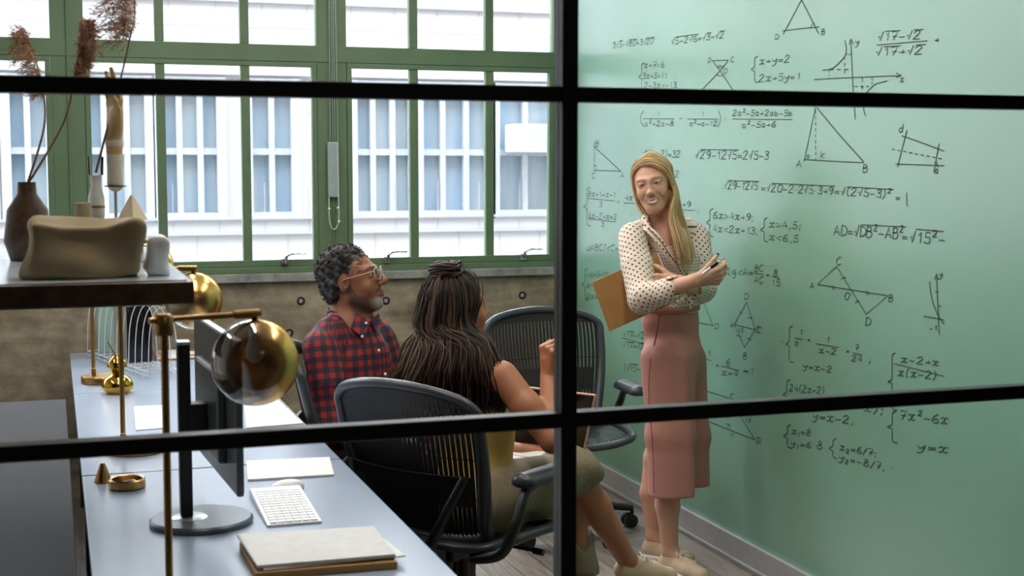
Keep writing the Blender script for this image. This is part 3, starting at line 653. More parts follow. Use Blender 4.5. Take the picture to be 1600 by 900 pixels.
def face_cols(X, R, t, sc, skin, style):
    """albedo by place on the face: lips, brows, lashes, stubble"""
    L = (X-np.array(t))@R/sc; c = np.tile(np.array(skin), (len(X), 1)); x, y, z = np.abs(L[:, 0]), L[:, 1], L[:, 2]
    def mixc(m_, col, a=1.): 
        w = np.clip(m_, 0, 1)[:, None]*a; c[:] = c*(1-w)+np.array(col)*w
    fr = y > .04
    mixc(np.exp(-(((x-.040)/.02)**2+((z+.034)/.02)**2))*(y > .05), style['blush'], .45)
    sm = style.get('smile', 0); zc = -.064
    if sm:
        wd = .0275; q = (x/wd)**2; zu = zc+.0035+.0060*q; zl = zc-.0075+.0140*q; inm = (y > .078) & (x < wd*1.12)
        lip = inm & (z < zu+.0042*(1-.5*q)) & (z > zl-.0058*(1-.6*q)); mixc(lip*1., style['lip'], .8)
        op_ = inm & (z < zu+.0003) & (z > zl-.0003) & (x < wd); mixc(op_*1., (.80, .77, .73), 1); mixc((op_ & (x > wd*.80))*1., (.12, .05, .045), .85)
    else:
        lip = (x < .026) & (np.abs(z-zc) < .0125*(1-(x/.034)**2)) & (y > .078); mixc(lip*1., style['lip'], .85)
    br = np.exp(-((z-.0275-.004*np.sin(np.clip((x-.012)/.04, 0, 1)*3.0))/style.get('bw', .0038))**2)*(x > .011)*(x < .052)*fr
    mixc(br, style['brow'], .85)
    ey = (np.abs(x-.0315) < .0145) & fr & (y > .06)
    zl = .0125-.0045*((x-.0315)/.0145)**2-.002*sm
    if 'eye' in style:
        op = style['open']
        wh = ey & (z < zl) & (z > zl-op*(1-((x-.0315)/.015)**2)); mixc(wh*1., (.62, .58, .55)); mixc((wh & (np.abs(x-.0315) < .006))*1., style['eye'])
    mixc(np.exp(-((z-zl)/style.get('lw', .0018))**2)*ey, style['lash'], .95)
    mixc(np.exp(-((z-zl+style.get('open', .006)+.0015)/.0016)**2)*ey, style['lash'], .35)
    if 'beard' in style:
        n = wob(1, 700, 3)(X)*.12+.85
        line = np.interp(y, [-.02, .01, .03, .06, .085, .11], [.02, -.005, -.045, -.058, -.066, -.074])   # cheek line of the beard
        bd = np.clip((line-z)/.012, 0, 1)*np.clip((y+.012)/.014, 0, 1)*np.clip((z+.128)/.01, 0, 1)
        mu = (x < .034)*(y > .075)*np.clip((z+.060)/.003, 0, 1)*np.clip((-.043-z)/.004, 0, 1)
        bd = np.maximum(bd, mu)*~lip; mixc(bd*n, style['beard'], .88)
        mixc(np.clip((-.070-z)/.012, 0, 1)*np.clip((y-.055)/.03, 0, 1)*(z > -.125)*~lip*n, style['grey'], .75)
    return c
# ------------------------------------------------------------------ desks and what stands on them
DZ = .74
M['cab'] = plain('charcoal_cabinet', (26, 26, 28), .85)
def desk(y0, y1, label):
    o = tag(empty('desk', (.4375, (y0+y1)/2, 0)), label, 'desk', 'grey desks in a row')
    W, L = .755, y1-y0
    MB().box((0, 0, DZ-.014), (W, L, .028)).build('tabletop', 'desk_top', o, bevel=.003)
    for s in (-1, 1):
        y = s*(L/2-.06)
        MB().bx(-W/2+.03, -W/2+.07, y-.02, y+.02, 0, DZ-.028).build('leg', 'black_steel', o, bevel=.003)
        MB().bx(W/2-.11, W/2-.07, y-.02, y+.02, 0, DZ-.028).build('leg', 'black_steel', o, bevel=.003)
        MB().bx(-W/2+.07, W/2-.11, y-.015, y+.015, DZ-.07, DZ-.03).build('cross_rail', 'black_steel', o)
    MB().bx(-W/2+.04, -W/2+.058, -L/2+.09, L/2-.09, .30, DZ-.03).build('modesty_panel', 'cab', o)
desk(2.565, 4.093, 'grey desk in the foreground with keyboard and monitor')
desk(4.105, 5.632, 'grey middle desk between the near and the far desk')
desk(5.644, 6.90, 'grey far desk by the window with the wire rack')
cb = tag(empty('storage_cabinet', (-.24, 4.1, 0)), 'low dark storage cabinet standing along the left side of the desks', 'cabinet')
MB().bx(-.24, .265, -1.5, 1.5, .06, .70).build('body', 'cab', cb, bevel=.004); MB().bx(-.25, .27, -1.51, 1.51, .70, .725).build('top_panel', 'cab', cb, bevel=.003); MB().bx(-.2, .22, -1.45, 1.45, 0, .06).build('plinth', 'black_steel', cb)
# shelf above the desks
sh = tag(empty('raised_shelf', (.13, 3.57, 0)), 'dark wooden shelf raised over the left side of the near desk', 'shelf')
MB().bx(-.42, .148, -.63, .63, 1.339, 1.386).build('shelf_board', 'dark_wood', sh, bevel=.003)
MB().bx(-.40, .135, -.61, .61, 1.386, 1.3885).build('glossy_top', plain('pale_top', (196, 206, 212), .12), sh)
for y in (-.38, .38):
    MB().bx(-.36, -.33, y-.015, y+.015, .725, 1.339).build('leg', 'black_steel', sh); MB().bx(-.36, .10, y-.012, y+.012, 1.315, 1.339).build('bracket', 'black_steel', sh)
SZ = 1.3885
def globe_lamp(px, py, X, Y, ang, h, L, label):
    o = tag(empty('globe_lamp', (X+.036, Y, DZ), 0), label, 'lamp', 'brass desk lamps with globe shades')
    MB().lathe([(.0, 0), (.084, 0), (.087, .003), (.087, .026), (.084, .03), (0, .03)], n=48, caps=False).build('base', 'brass', o, True)
    MB().lathe([(.0095, .03), (.0095, .06), (.0075, .062), (.0075, h)], (-.036, 0, 0), 20).build('pole', 'brass', o, True)
    d = V(math.cos(ang), math.sin(ang), 0)
    MB().lathe([(.0, h-.03), (.016, h-.03), (.018, h-.022), (.018, h+.006), (.013, h+.012), (0, h+.012)], (-.036, 0, 0), 20, caps=False).build('joint', 'brass', o, True)
    a = MB().cyl(V(-.036, 0, h)-d*.03, V(-.036, 0, h)+d*(L+.0), .006, 14).cyl(V(-.036, 0, h)+d*(L-.045), V(-.036, 0, h)+d*(L+.012), .009, 14)
    a.build('arm', 'brass', o, True)
    e = V(-.036, 0, h)+d*L
    MB().lathe([(.006, 0), (.006, -.012), (.017, -.014), (.019, -.028), (.017, -.03)], e, 20).build('shade_cap', 'black_steel', o, True)
    r = .0885; b = MB().sph((0, 0, 0), r, 48); g = b.build('globe_shade', 'globe', o, True); g.location = e-V(0, 0, r+.012); g.rotation_euler = (0, 0, ang)
    MB().lathe([(.0, -.03), (.012, -.03), (.012, -.055), (.02, -.075), (.018, -.09), (.008, -.1), (0, -.1)], e, 16, caps=False).build('bulb', 'ceramic', o, True)
t1 = P(256, 500, 2.67); globe_lamp(0, 0, t1[0], t1[1], .10+.25, t1[2]-DZ, .195, 'brass globe lamp nearest the camera, ombre glass globe in front of monitor')
globe_lamp(0, 0, .19, 4.40, -.25, .575, .225, 'brass globe lamp on the middle desk, its globe just right of the shelf corner')
globe_lamp(0, 0, .144, 5.905, -.2, .585, .245, 'farthest brass globe lamp, on the far desk by the window')

# monitor on its column
mo = tag(empty('monitor', (.333, 3.449, DZ)), 'large slim monitor on a black column and round foot, seen from behind', 'monitor')
MB().lathe([(0, 0), (.124, 0), (.127, .004), (.127, .012), (.122, .017), (0, .018)], n=56, caps=False).build('base', 'monitor_back', mo, True)
MB().lathe([(0, .018), (.045, .018), (.038, .022), (0, .022)], (-.03, 0, 0), 32, caps=False).build('base_collar', 'alu', mo, True)
MB().box((-.037, 0, .238), (.030, .046, .43)).build('column', 'black_steel', mo, bevel=.004); MB().box((-.037, 0, .456), (.032, .048, .008)).build('column_cap', 'alu', mo, bevel=.002)
MB().box((-.008, 0, .27), (.05, .05, .07)).build('mount', 'black_steel', mo, bevel=.004)
ang = math.atan2(.36-.393, .60); Rm = rotz(-ang); cm = V(.043, 0, .31)
MB().box((0, 0, 0), (.016, .61, .36)).xf(Rm, cm).build('housing', 'monitor_back', mo, bevel=.004)
MB().box((-.016, 0, -.02), (.024, .34, .22)).xf(Rm, cm).build('rear_bulge', 'monitor_back', mo, bevel=.008)
MB().box((.0085, 0, .0), (.002, .595, .345)).xf(Rm, cm).build('screen', 'screen', mo)
MB().box((0, 0, .181), (.017, .61, .003)).xf(Rm, cm).build('lit_top_edge', 'white_plastic', mo)  # white strip: light on the monitor's top edge put in as colour

# keyboard and mouse
def quad_frame(a, b, c):   # origin a, x towards b, y towards c (levelled)
    x = V(*(b-a)); x[2] = 0; w = np.linalg.norm(x); x /= w; y = np.cross(UZ, x); return np.stack([x, y, UZ], 1), w
kb0, kb1, kb2 = onZ(418, 825, DZ), onZ(503, 817, DZ), onZ(390, 775, DZ)
kb = tag(empty('keyboard', (kb0+kb1)/2), 'white slim keyboard beside the mouse on the near desk', 'keyboard')
Rk = frame_of((kb2-kb0)*V(1, 1, 0)); kl = np.linalg.norm((kb2-kb0)); kw = np.linalg.norm(kb1-kb0)
kt = MB().prism([(0, 0), (kl, 0), (kl, .020), (kl-.02, .021), (0, .006)], -kw/2, kw/2, 0); kt.xf(Rk).build('case', 'white_plastic', kb, bevel=.002)
ks = MB(); nx_, ny_ = 6, 13
for i in range(nx_):
    for j in range(ny_):
        y = .008+(kl-.04)*(j+.5)/ny_; z = .007+y/kl*.0145
        ks.box((-kw/2+.008+(kw-.016)*(i+.5)/nx_, y, z), ((kw-.016)/nx_*.86, (kl-.04)/ny_*.84, .004))
ks.xf(Rk).build('keys', plain('key_white', (246, 247, 250), .45), kb, bevel=.0008)
mp_ = onZ(448, 766, DZ); S = SDF(); S.ell((0, 0, .006), (.031, .057, .024), .004); S.box((0, 0, -.03), (.1, .1, .03), .001, .003, 1)
v, q = S.mesh(.003); Rm2 = rotz(math.radians(-60)); ms_ = tag(empty('computer_mouse', mp_), 'white computer mouse beyond the keyboard', 'mouse')
np_mesh('shell', v@Rm2.T, q, 'white_plastic', ms_); MB().lathe([(0, 0), (.025, 0), (.025, .004), (0, .004)], n=24, caps=False).xf(np.diag([1.1, 1.9, 1])).xf(Rm2).build('underside', 'screen', ms_, True)

# papers and folders (thin slabs with their own corners)
def slab(name, label, cat, corners, z0, th, mat, parts=None, group=None, bev=.001):
    c = np.mean([onZ(x, y, z0+th) for x, y in corners], 0); pts = [(onZ(x, y, z0+th)-c)[:2] for x, y in corners]
    o = MB().prism(pts, 0, th, 2).build(name, mat, None, bevel=bev); o.location = (c[0], c[1], z0+.0006); return tag(o, label, cat, group)
slab('document', 'white document sheet with dark backing beyond the mouse', 'paper', [(387, 749), (522, 741), (515, 714), (385, 720)], DZ, .006, 'paper')
slab('document', 'white sheet lying on the middle desk behind the monitor', 'paper', [(385, 668), (474, 661), (428, 618), (380, 622)], DZ, .004, 'paper')
slab('document', 'pale sheet lying by the second lamp pole on the middle desk', 'paper', [(212, 672), (262, 668), (256, 633), (209, 635)], DZ, .003, 'paper')
slab('notebook', 'brown notebook at the bottom of the folder stack', 'notebook', [(374, 848), (399, 896), (621, 878), (586, 836)], DZ, .016, 'kraft')
slab('paper_sheaf', 'white paper sheaf sticking out between folder and notebook', 'paper', [(384, 845), (412, 890), (634, 868), (588, 832)], DZ+.017, .004, 'paper')
slab('folder', 'cream folder on top of the stack on the near desk', 'folder', [(370, 835), (402, 884), (618, 866), (584, 822)], DZ+.0222, .007, 'card')
# little brass things
p = onZ(161, 753, DZ); tag(MB().lathe([(.0, 0), (.024, 0), (.025, .002), (.007, .052), (.005, .055), (0, .056)], n=32, caps=False).build('brass_cone', 'brass', None, True), 'small brass cone standing left of the round dish', 'ornament').location = p
p = onZ(199, 762, DZ); di = tag(empty('brass_dish', p), 'round brass dish holding clips on the near desk', 'dish')
MB().lathe([(.0, 0), (.046, 0), (.050, .004), (.050, .024), (.046, .028), (.041, .026), (.040, .008), (0, .007)], n=40, caps=False).build('bowl', 'brass', di, True)
cl = tag(MB().tube(smooth_pts([(-.02, -.01, .0), (.01, -.012, .002), (.02, 0, .006), (.005, .012, .004), (-.016, .01, .0)], 6), .0035, 8).build('paper_clip', 'ceramic', None, True), 'pale clip lying in the round brass dish', 'clip'); cl.location = V(*p)+V(0, 0, .012)
# gold gourd bottle
p = onZ(184, 614, DZ); go = tag(empty('gourd_bottle', p), 'gold gourd shaped bottle by the far lamp base', 'bottle')
MB().lathe([(0, 0), (.045, 0), (.06, .018), (.062, .035), (.05, .058), (.028, .072), (.02, .078), (.026, .088), (.038, .105), (.036, .125), (.02, .142), (.012, .150), (.012, .155), (0, .156)], n=40, caps=False).build('body', 'gold', go, True)
MB().tube([(-.002, 0, .150), (-.02, .0, .18), (-.032, 0, .205)], [.004, .0035, .0025], 10).build('stick', 'brass', go, True)
# wire rack with files
a, b = onZ(137, 558, DZ), onZ(232, 593, DZ); rk = tag(empty('wire_rack', (a+b)/2), 'white wire file rack on the far desk', 'rack')
dx = (b-a)/np.linalg.norm(b-a); sd = np.cross(UZ, dx); Lr = np.linalg.norm(b-a); c = (a+b)/2
w = MB()
for off in (0, .13):
    for z in (.012, .03): w.cyl(-dx*Lr/2+sd*off+UZ*z, dx*Lr/2+sd*off+UZ*z, .0022, 6)
for t in np.linspace(-.5, .5, 11): w.tube([dx*Lr*t+UZ*.002, dx*Lr*t+UZ*.03, dx*Lr*t+sd*.13+UZ*.03, dx*Lr*t+sd*.13+UZ*.002], .002, 6)
w.build('base_grid', 'white_metal', rk)
for t in np.linspace(-.5, .5, 11):
    MB().tube(smooth_pts([dx*Lr*t+sd*.0+UZ*.03, dx*Lr*t+sd*.01+UZ*.2, dx*Lr*t+sd*.04+UZ*.29, dx*Lr*t+sd*.09+UZ*.29, dx*Lr*t+sd*.12+UZ*.2, dx*Lr*t+sd*.13+UZ*.03], 5), .0022, 6).build('hoop', 'white_metal', rk, True)
def file_in(t, mat, label, th, h, ln, name='file_folder', cat='folder'):
    q_ = c+dx*Lr*t+sd*.065; o = MB().box((0, 0, h/2), (th, ln, h)).xf(np.stack([dx, sd, UZ], 1)).build(name, mat, None, bevel=.003); o.location = q_+V(0, 0, .034); return tag(o, label, cat, 'files in the wire rack')
file_in(-.35, plain('teal_file', (150, 178, 170), .5), 'pale teal file at the left end of the wire rack', .018, .27, .11); file_in(-.05, plain('grey_file', (150, 148, 146), .5), 'grey file in the middle of the wire rack', .03, .27, .11); file_in(.15, M['screen'], 'black file in the wire rack', .012, .25, .11)
p = onZ(208, 545, DZ); tag(MB().lathe([(0, 0), (.04, 0), (.055, .03), (.04, .06), (.055, .09), (.04, .12), (.058, .155), (.04, .19), (.066, .225), (.05, .262), (.02, .266), (0, .26)], n=36, caps=False).build('bubble_vase', 'ceramic', None, True), 'white bubble shaped ceramic vase behind the wire rack', 'vase').location = p
# laptop on the far desk
def laptop(name, label, loc, R, base_mat, screen_tilt, W=.30, D=.21, H=.2):
    o = tag(empty(name, loc), label, 'laptop'); b = MB().box((0, 0, .006), (W, D, .012)).xf(R); b.build('base', base_mat, o, bevel=.003)
    MB().box((0, .02, .0125), (W*.86, D*.45, .001)).xf(R).build('keys', 'white_plastic', o); MB().box((0, -D*.32, .0123), (W*.34, D*.26, .0008)).xf(R).build('trackpad', 'white_metal', o)
    ca, sa = math.cos(screen_tilt), math.sin(screen_tilt); Rt = np.array([[1, 0, 0], [0, ca, sa], [0, -sa, ca]])
    hp = V(0, D/2-.004, .012)
    l = MB().box((0, .003, H/2), (W, .006, H)).xf(Rt, hp).xf(R).build('lid', base_mat, o, bevel=.002)
    MB().box((0, -.0008, H/2+.002), (W*.955, .0012, H*.91)).xf(Rt, hp).xf(R).build('screen', 'screen', l)
    return o
M['rose'] = plain('rose_alu', (214, 170, 150), .3, .8)
q_ = onZ(276, 556, DZ); laptop('laptop', 'open rose coloured laptop on the far desk', q_, frame_of((-1, -.05, 0)), 'rose', .35)

# ------------------------------------------------------------------ on the raised shelf
def blob(name, half, h, amp, freq, mat, loc, label, cat, R=None, seed=1, r=.02):
    S = SDF(); S.box((0, 0, half[2]), half, r, .004); w1, w2 = wob(amp, freq, seed), wob(1, freq*.8, seed+3); v, q = S.mesh(h, lambda X: w1(X)+amp*1.1*np.abs(w2(X))-amp); v[:, 2] = np.maximum(v[:, 2], 0)
    if R is not None: v = v@R.T
    o = np_mesh(name, v, q, mat); o.location = loc; return tag(o, label, cat)
bg_ = blob('paper_bag', (.118, .06, .064), .0055, .008, 36, 'bag_paper', (.062, 3.10, SZ), 'crumpled brown paper bag lying on the shelf', 'bag', rotz(.1), 4)
blob('tissue_paper', (.022, .04, .042), .004, .004, 60, plain('tissue', (236, 240, 244), .5), (.216, 3.12, SZ), 'white crumpled tissue at the right end of the paper bag', 'paper', None, 9, .015)
bx_ = tag(MB().box((0, 0, .042), (.16, .12, .084)).build('white_box', 'card', None, bevel=.003), 'white box behind the paper bag on the shelf', 'box'); bx_.location = (.135, 3.62, SZ)
tr_ = tag(MB().box((0, 0, .010), (.125, .12, .02)).build('black_tray', 'screen', None, bevel=.003), 'flat black tray lying on the white box', 'tray'); tr_.location = (.155, 3.62, SZ+.0845)
TZ = SZ+.105
py_ = tag(MB().lathe([(.038, 0), (.004, .062), (0, .063)], n=4).build('pyramid', plain('cream_stone', (216, 202, 170), .6), None), 'small cream pyramid ornament on the black tray', 'ornament'); py_.location = (.190, 3.585, TZ)
jr = tag(empty('ceramic_jar', (.106, 3.635, TZ)), 'white ceramic jar standing on the black tray', 'jar')
MB().lathe([(0, 0), (.016, 0), (.02, .01), (.02, .055), (.012, .085), (.014, .112), (0, .112)], n=28, caps=False).build('body', 'ceramic', jr, True)
MB().lathe([(.0205, .03), (.0212, .03), (.0212, .036), (.0205, .036)], n=28).build('band', 'brass', jr, True)
gl = tag(empty('glass_tumbler', (.106, 3.635, TZ+.1125)), 'small glass tumbler holding the reed stem', 'glass')
MB().lathe([(.0, .002), (.017, .002), (.019, .046), (.0205, .046), (.0185, 0), (0, 0)], n=28, caps=False).build('cup', 'cup_glass', gl, True)
tb = tag(MB().lathe([(0, 0), (.02, 0), (.02, .15), (0, .15)], n=28, caps=False).build('cardboard_tube', plain('tan_tube', (158, 140, 110), .7), None, True), 'tan cardboard tube standing left of the jar', 'tube'); tb.location = (.072, 3.55, SZ)
# wooden hand on a stand
hs = tag(empty('wooden_hand', (.153, 3.64, TZ)), 'pale wooden mannequin hand raised on a small stand', 'ornament')
MB().lathe([(0, 0), (.018, 0), (.018, .004), (.004, .006), (.004, .083), (0, .083)], n=20, caps=False).build('stand', 'alu', hs, True); MB().lathe([(0, .083), (.027, .083), (.027, .086), (0, .086)], n=28, caps=False).build('disc', 'dark_wood', hs, True)
S = SDF(); S.chain([(0, 0, .09), (.0, 0, .15), (0, 0, .195), (0.002, 0, .225)], [.020, .019, .021, .015], k=.004); hand(S, (0.002, 0, .232), (.02, .0, 1), (-.8, -.4, .0), (.3, -1, 0), (.35, .12, .15, .3), .05, ((.3, .3, .3), .3), .8)
v, q = S.mesh(.0022); zc = v[:, 2]; cc = np.where((zc > .2) | ((zc > .165) & (zc < .185)), 1, 0)[:, None]*np.array(srgb(196, 158, 104)[:3])+np.where((zc > .2) | ((zc > .165) & (zc < .185)), 0, 1)[:, None]*np.array(srgb(214, 206, 190)[:3])
np_mesh('hand', v, q, attr_mat('painted_wood', .45), hs, cc)
# dried reed plumes
def reed(loc, pts, label, plume_len=.3, seed=1, spread=.09, side=-1):
    r = np.random.default_rng(seed); o = tag(empty('dried_reed', loc), label, 'dried reed', 'dried reed plumes on the shelf'); sp = smooth_pts(pts, 10)
    MB().tube(sp, np.linspace(.0032, .0012, len(sp)), 8).build('stem', 'reed_stem', o, True)
    pl = MB(); n0 = int(len(sp)*(1-plume_len))
    for i in range(n0, len(sp)):
        f = (i-n0)/(len(sp)-n0)
        for _ in range(9):
            L = spread*(.35+.9*math.sin(math.pi*min(1, f*.85+.12)))*r.uniform(.5, 1.15); d = V(side*r.uniform(.1, 1), r.normal(0, .5), r.uniform(-.25, .35)); d /= np.linalg.norm(d)
            a = sp[i]+r.normal(0, .004, 3); mid = a+d*L*.5+V(0, 0, .1*L); e = a+d*L+V(0, 0, -.22*L)
            q3 = smooth_pts([a, mid, e], 4)
            pl.tube(q3, np.linspace(.0008, .0004, len(q3)), 3)
            for t in range(2, len(q3)):
                for _k in range(1 if side < 0 else 2):
                    s_ = q3[t]+r.normal(0, .003, 3); pl.tube([s_, s_+d*.008+r.normal(0, .006, 3)+V(0, 0, -.003)], [.0013, .0004], 3)
    pl.build('plume', 'reed_plume', o)
M['reed_stem'] = plain('reed_stem', (128, 98, 70), .7); M['reed_plume'] = plain('reed_plume', (172, 134, 108), .8, 0, .3, 90)
b0 = V(.106, 3.635, TZ+.118); k = lambda x, y: P(x, y, np.dot(b0-CAM, FW)*1.0)-b0
reed(b0, [(0, 0, 0), k(168, 200), k(188, 125), k(203, 60), k(211, 15), k(203, -45)], 'tall thin dried reed with a ragged plume against the window', .40, 3, .085)
vz = tag(MB().lathe([(0, 0), (.045, 0), (.06, .05), (.05, .13), (.024, .17), (.022, .20), (.018, .2), (.018, .17), (0, .16)], n=32, caps=False).build('reed_vase', 'dark_wood', None, True), 'dark vase of dried plumes at the left of the shelf', 'vase'); vz.location = (-.06, 3.72, SZ)
b0 = V(-.06, 3.72, SZ+.19)
reed(b0, [(0, 0, 0), k(100, 190), k(118, 110), k(126, 60), k(130, 38)], 'bushy dried reed plume at the left edge of the photo', .55, 5, .032, 1)
reed(b0, [(0, 0, 0), k(70, 190), k(60, 110), k(40, 50)], 'bushy dried reed plume leaning left out of the dark vase', .5, 6, .05)
# blind cord on the wide green mullion
cdx = onY(520, 250, YW-.02); o = tag(empty('blind_cord', cdx), 'grey blind cord control hanging on the wide green mullion', 'blind cord')
top = onY(520, -60, YW-.02)[2]-cdx[2]; z0 = onY(520, 222, YW)[2]-cdx[2]; z1 = onY(520, 308, YW)[2]-cdx[2]
MB().box((0, 0, (z0+z1)/2), (.055, .02, z0-z1)).build('weight', plain('grey_plastic', (158, 172, 176), .4), o, bevel=.004)
for x in (-.012, 0, .012, .026): MB().cyl((x, -.004, z0), (x*.8, -.004, top), .0022, 6).build('cord', 'alu', o)
zb_ = onY(520, 358, YW)[2]-cdx[2]
MB().tube(smooth_pts([(.024, -.012, z0), (.026, -.012, z1), (.026, -.012, zb_+.06), (.012, -.012, zb_+.008), (-.01, -.012, zb_+.006), (-.024, -.012, zb_+.06), (-.024, -.012, z1)], 6), .0022, 6).build('loop', 'white_plastic', o, True)
for x, z in ((.022, z1-.055), (.026, z1-.125), (-.024, z1-.06)): MB().sph((x, -.013, z), .0075, 12).build('bead', 'white_plastic', o, True)
# ------------------------------------------------------------------ mesh office chairs
def back_surf(u, t):
    """u -1..1 across, t 0..1 up the back; chair frame x right, y forward, z up"""
    w = .205+.075*math.sin(min(t, .72)/.72*math.pi/2)-.02*max(0, (t-.8)/.2)**2
    z = .47+.50*t; y = -.205-.13*t+.055*math.sin(t*math.pi)*-.35-.04*max(0, t-.75)
    return V(u*w, y+.06*u*u*(1-.3*t), z)
def office_chair(name, loc, rz, label, arm_dz=0., rib=.0144):
    o = tag(empty(name, loc, rz), label, 'office chair', 'black mesh office chairs')
    # star base
    for i in range(5):
        a = math.radians(90+72*i+18); d = V(math.cos(a), math.sin(a), 0); sdv = V(-d[1], d[0], 0)
        pts = [d*.03+UZ*.125, d*.14+UZ*.118, d*.26+UZ*.098, d*.325+UZ*.088]
        lg = MB().tube(smooth_pts(pts, 4), np.linspace(.027, .02, 13), 12, flat=.8).build('base_leg', 'chair_black', o, True)
        c = d*.325
        MB().cyl(c+UZ*.088, c+UZ*.055, .009, 10).cyl(c+sdv*.030+UZ*.032-d*.012, c+sdv*.008+UZ*.032-d*.012, .031, 20).cyl(c-sdv*.030+UZ*.032-d*.012, c-sdv*.008+UZ*.032-d*.012, .031, 20).build('caster', 'rubber', lg, True)
    MB().lathe([(0, .09), (.042, .09), (.045, .14), (.03, .16), (.028, .27), (.021, .275), (.021, .42), (0, .42)], n=24, caps=False).build('gas_lift', 'chair_black', o, True)
    MB().box((0, -.02, .405), (.15, .26, .055)).box((0, -.02, .435), (.34, .05, .03)).box((0, -.17, .42), (.10, .14, .05)).build('tilt_mechanism', 'chair_black', o, bevel=.012)
    MB().cyl((.1, .05, .405), (.25, .07, .40), .006, 8).cyl((.235, .068, .40), (.27, .072, .398), .011, 10).build('tilt_lever', 'chair_black', o, True)
    # seat
    loop = smooth_pts([(-.20, -.21, .462), (0, -.225, .46), (.20, -.21, .462), (.255, -.12, .468), (.262, .06, .470), (.23, .2, .455), (.13, .245, .437), (0, .255, .432), (-.13, .245, .437), (-.23, .2, .455), (-.262, .06, .470), (-.255, -.12, .468)], 5, True)
    MB().tube(loop, .021, 12, True, flat=.75).build('seat_frame', 'chair_grey', o, True)
    st = MB()
    for x in np.linspace(-.24, .24, 35):
        yf = .245*math.sqrt(max(0, 1-(x/.275)**4)); yb = -.215*math.sqrt(max(0, 1-(x/.275)**6))
        ys = np.linspace(yb, yf, 9); zs = .462-.03*np.clip((ys-.1)/.15, 0, 1)**2-.008*(1-(x/.25)**2)
        st.ribbon(np.stack([np.full(9, x), ys, zs], 1), .0095, (0, 0, 1))
    for y in np.linspace(-.2, .235, 15):
        xs_ = np.linspace(-.245, .245, 9); st.ribbon(np.stack([xs_, np.full(9, y), .4615-.03*np.clip((y-.1)/.15, 0, 1)**2-.008*(1-(xs_/.25)**2)], 1), .006, (0, 0, 1))
    st.build('seat_mesh', 'mesh_fabric', o)
    # back
    lp = [back_surf(-1, t) for t in np.linspace(.03, .86, 10)]+[back_surf(u, .86+.14*math.sqrt(1-u*u)) for u in (-.86, -.6, -.3, 0, .3, .6, .86)]+[back_surf(1, t) for t in np.linspace(.86, .03, 10)]+[back_surf(u, .0) for u in (.7, .35, 0, -.35, -.7)]
    fr = smooth_pts(lp, 4, True); up = np.clip((fr[:, 2]-.47)/.5, 0, 1)
    MB().tube(fr, .017+.006*(1-up), 12, True).build('back_frame', 'chair_grey', o, True)
    bm_ = MB()
    for u in np.linspace(-.93, .93, 31):
        top = .86+.14*math.sqrt(1-u*u)-.02; ts = np.linspace(.04, top, 14)
        bm_.ribbon([back_surf(u, t) for t in ts], rib, (0, 1, 0))
    tp = MB()
    for t0, t1_ in ((.86, .985),):
        us = np.linspace(-.95, .95, 25)
        lo_ = [back_surf(u, .885+.01*math.cos(u*3)) for u in us]; hi_ = [back_surf(u, .85+.135*math.sqrt(max(0, 1-u*u))) for u in us]
        tp.raw(lo_+hi_, [(i, i+1, i+26, i+25) for i in range(24)])
    for t in (.3, .56): bm_.ribbon([back_surf(u, t)+V(0, .0008, 0) for u in np.linspace(-.97, .97, 13)], .004, (0, 1, 0))
    bm_.build('back_mesh', 'mesh_fabric', o); tp.build('back_top_band', 'mesh_fabric', o)
    # lumbar pad and spine
    lb = MB(); us = np.linspace(-.93, .93, 17); A = [back_surf(u, .26)+V(0, -.025, 0) for u in us]; B = [back_surf(u, .46)+V(0, -.025, 0) for u in us]; A2 = [a-V(0, .012, 0) for a in A]; B2 = [a-V(0, .012, 0) for a in B]
    n = 17; lb.raw(A+B+B2+A2, [(r*n+i, r*n+i+1, ((r+1) % 4)*n+i+1, ((r+1) % 4)*n+i) for r in range(4) for i in range(n-1)]+[(0, n, 2*n, 3*n), (n-1, 2*n-1, 3*n-1, 4*n-1)])
    lb.build('lumbar_pad', 'chair_black', o, True)
    sp_ = MB()
    for s in (-1, 1): sp_.tube(smooth_pts([(s*.04, -.2, .41), (s*.10, -.30, .45), (s*.17, -.315, .56), (s*.235, -.285, .70)], 6), np.linspace(.022, .014, 19), 12)
    sp_.box((0, -.22, .415), (.14, .09, .05)); sp_.build('back_bracket', 'chair_black', o, True)
    # arms
    for s in (-1, 1):
        pz = .665+arm_dz
        ar = MB().tube(smooth_pts([(s*.20, -.20, .43), (s*.30, -.19, .46), (s*.335, -.16, .55), (s*.325, -.10, pz-.03), (s*.32, -.04, pz-.012)], 6), np.linspace(.024, .018, 25), 12, flat=.8).build('armrest', 'chair_black', o, True)
        S = SDF(); S.cap((s*.32, -.10, pz), (s*.315, .10, pz-.004), .030, .034, .004, flat=((1, 0, 0), 1.45)); S.box((s*.32, 0, pz-.045), (.1, .3, .03), .002, .01, 1)
        v, q = S.mesh(.005); np_mesh('arm_pad', v, q, 'chair_grey', ar)
    return o
def face_rz(f): return math.atan2(-f[0], f[1])     # rotation that sends +Y to f
RD = RT*V(1, 1, 0)
def dirw(right, away): return RD*right+FH*away     # level direction from image right / away from the camera
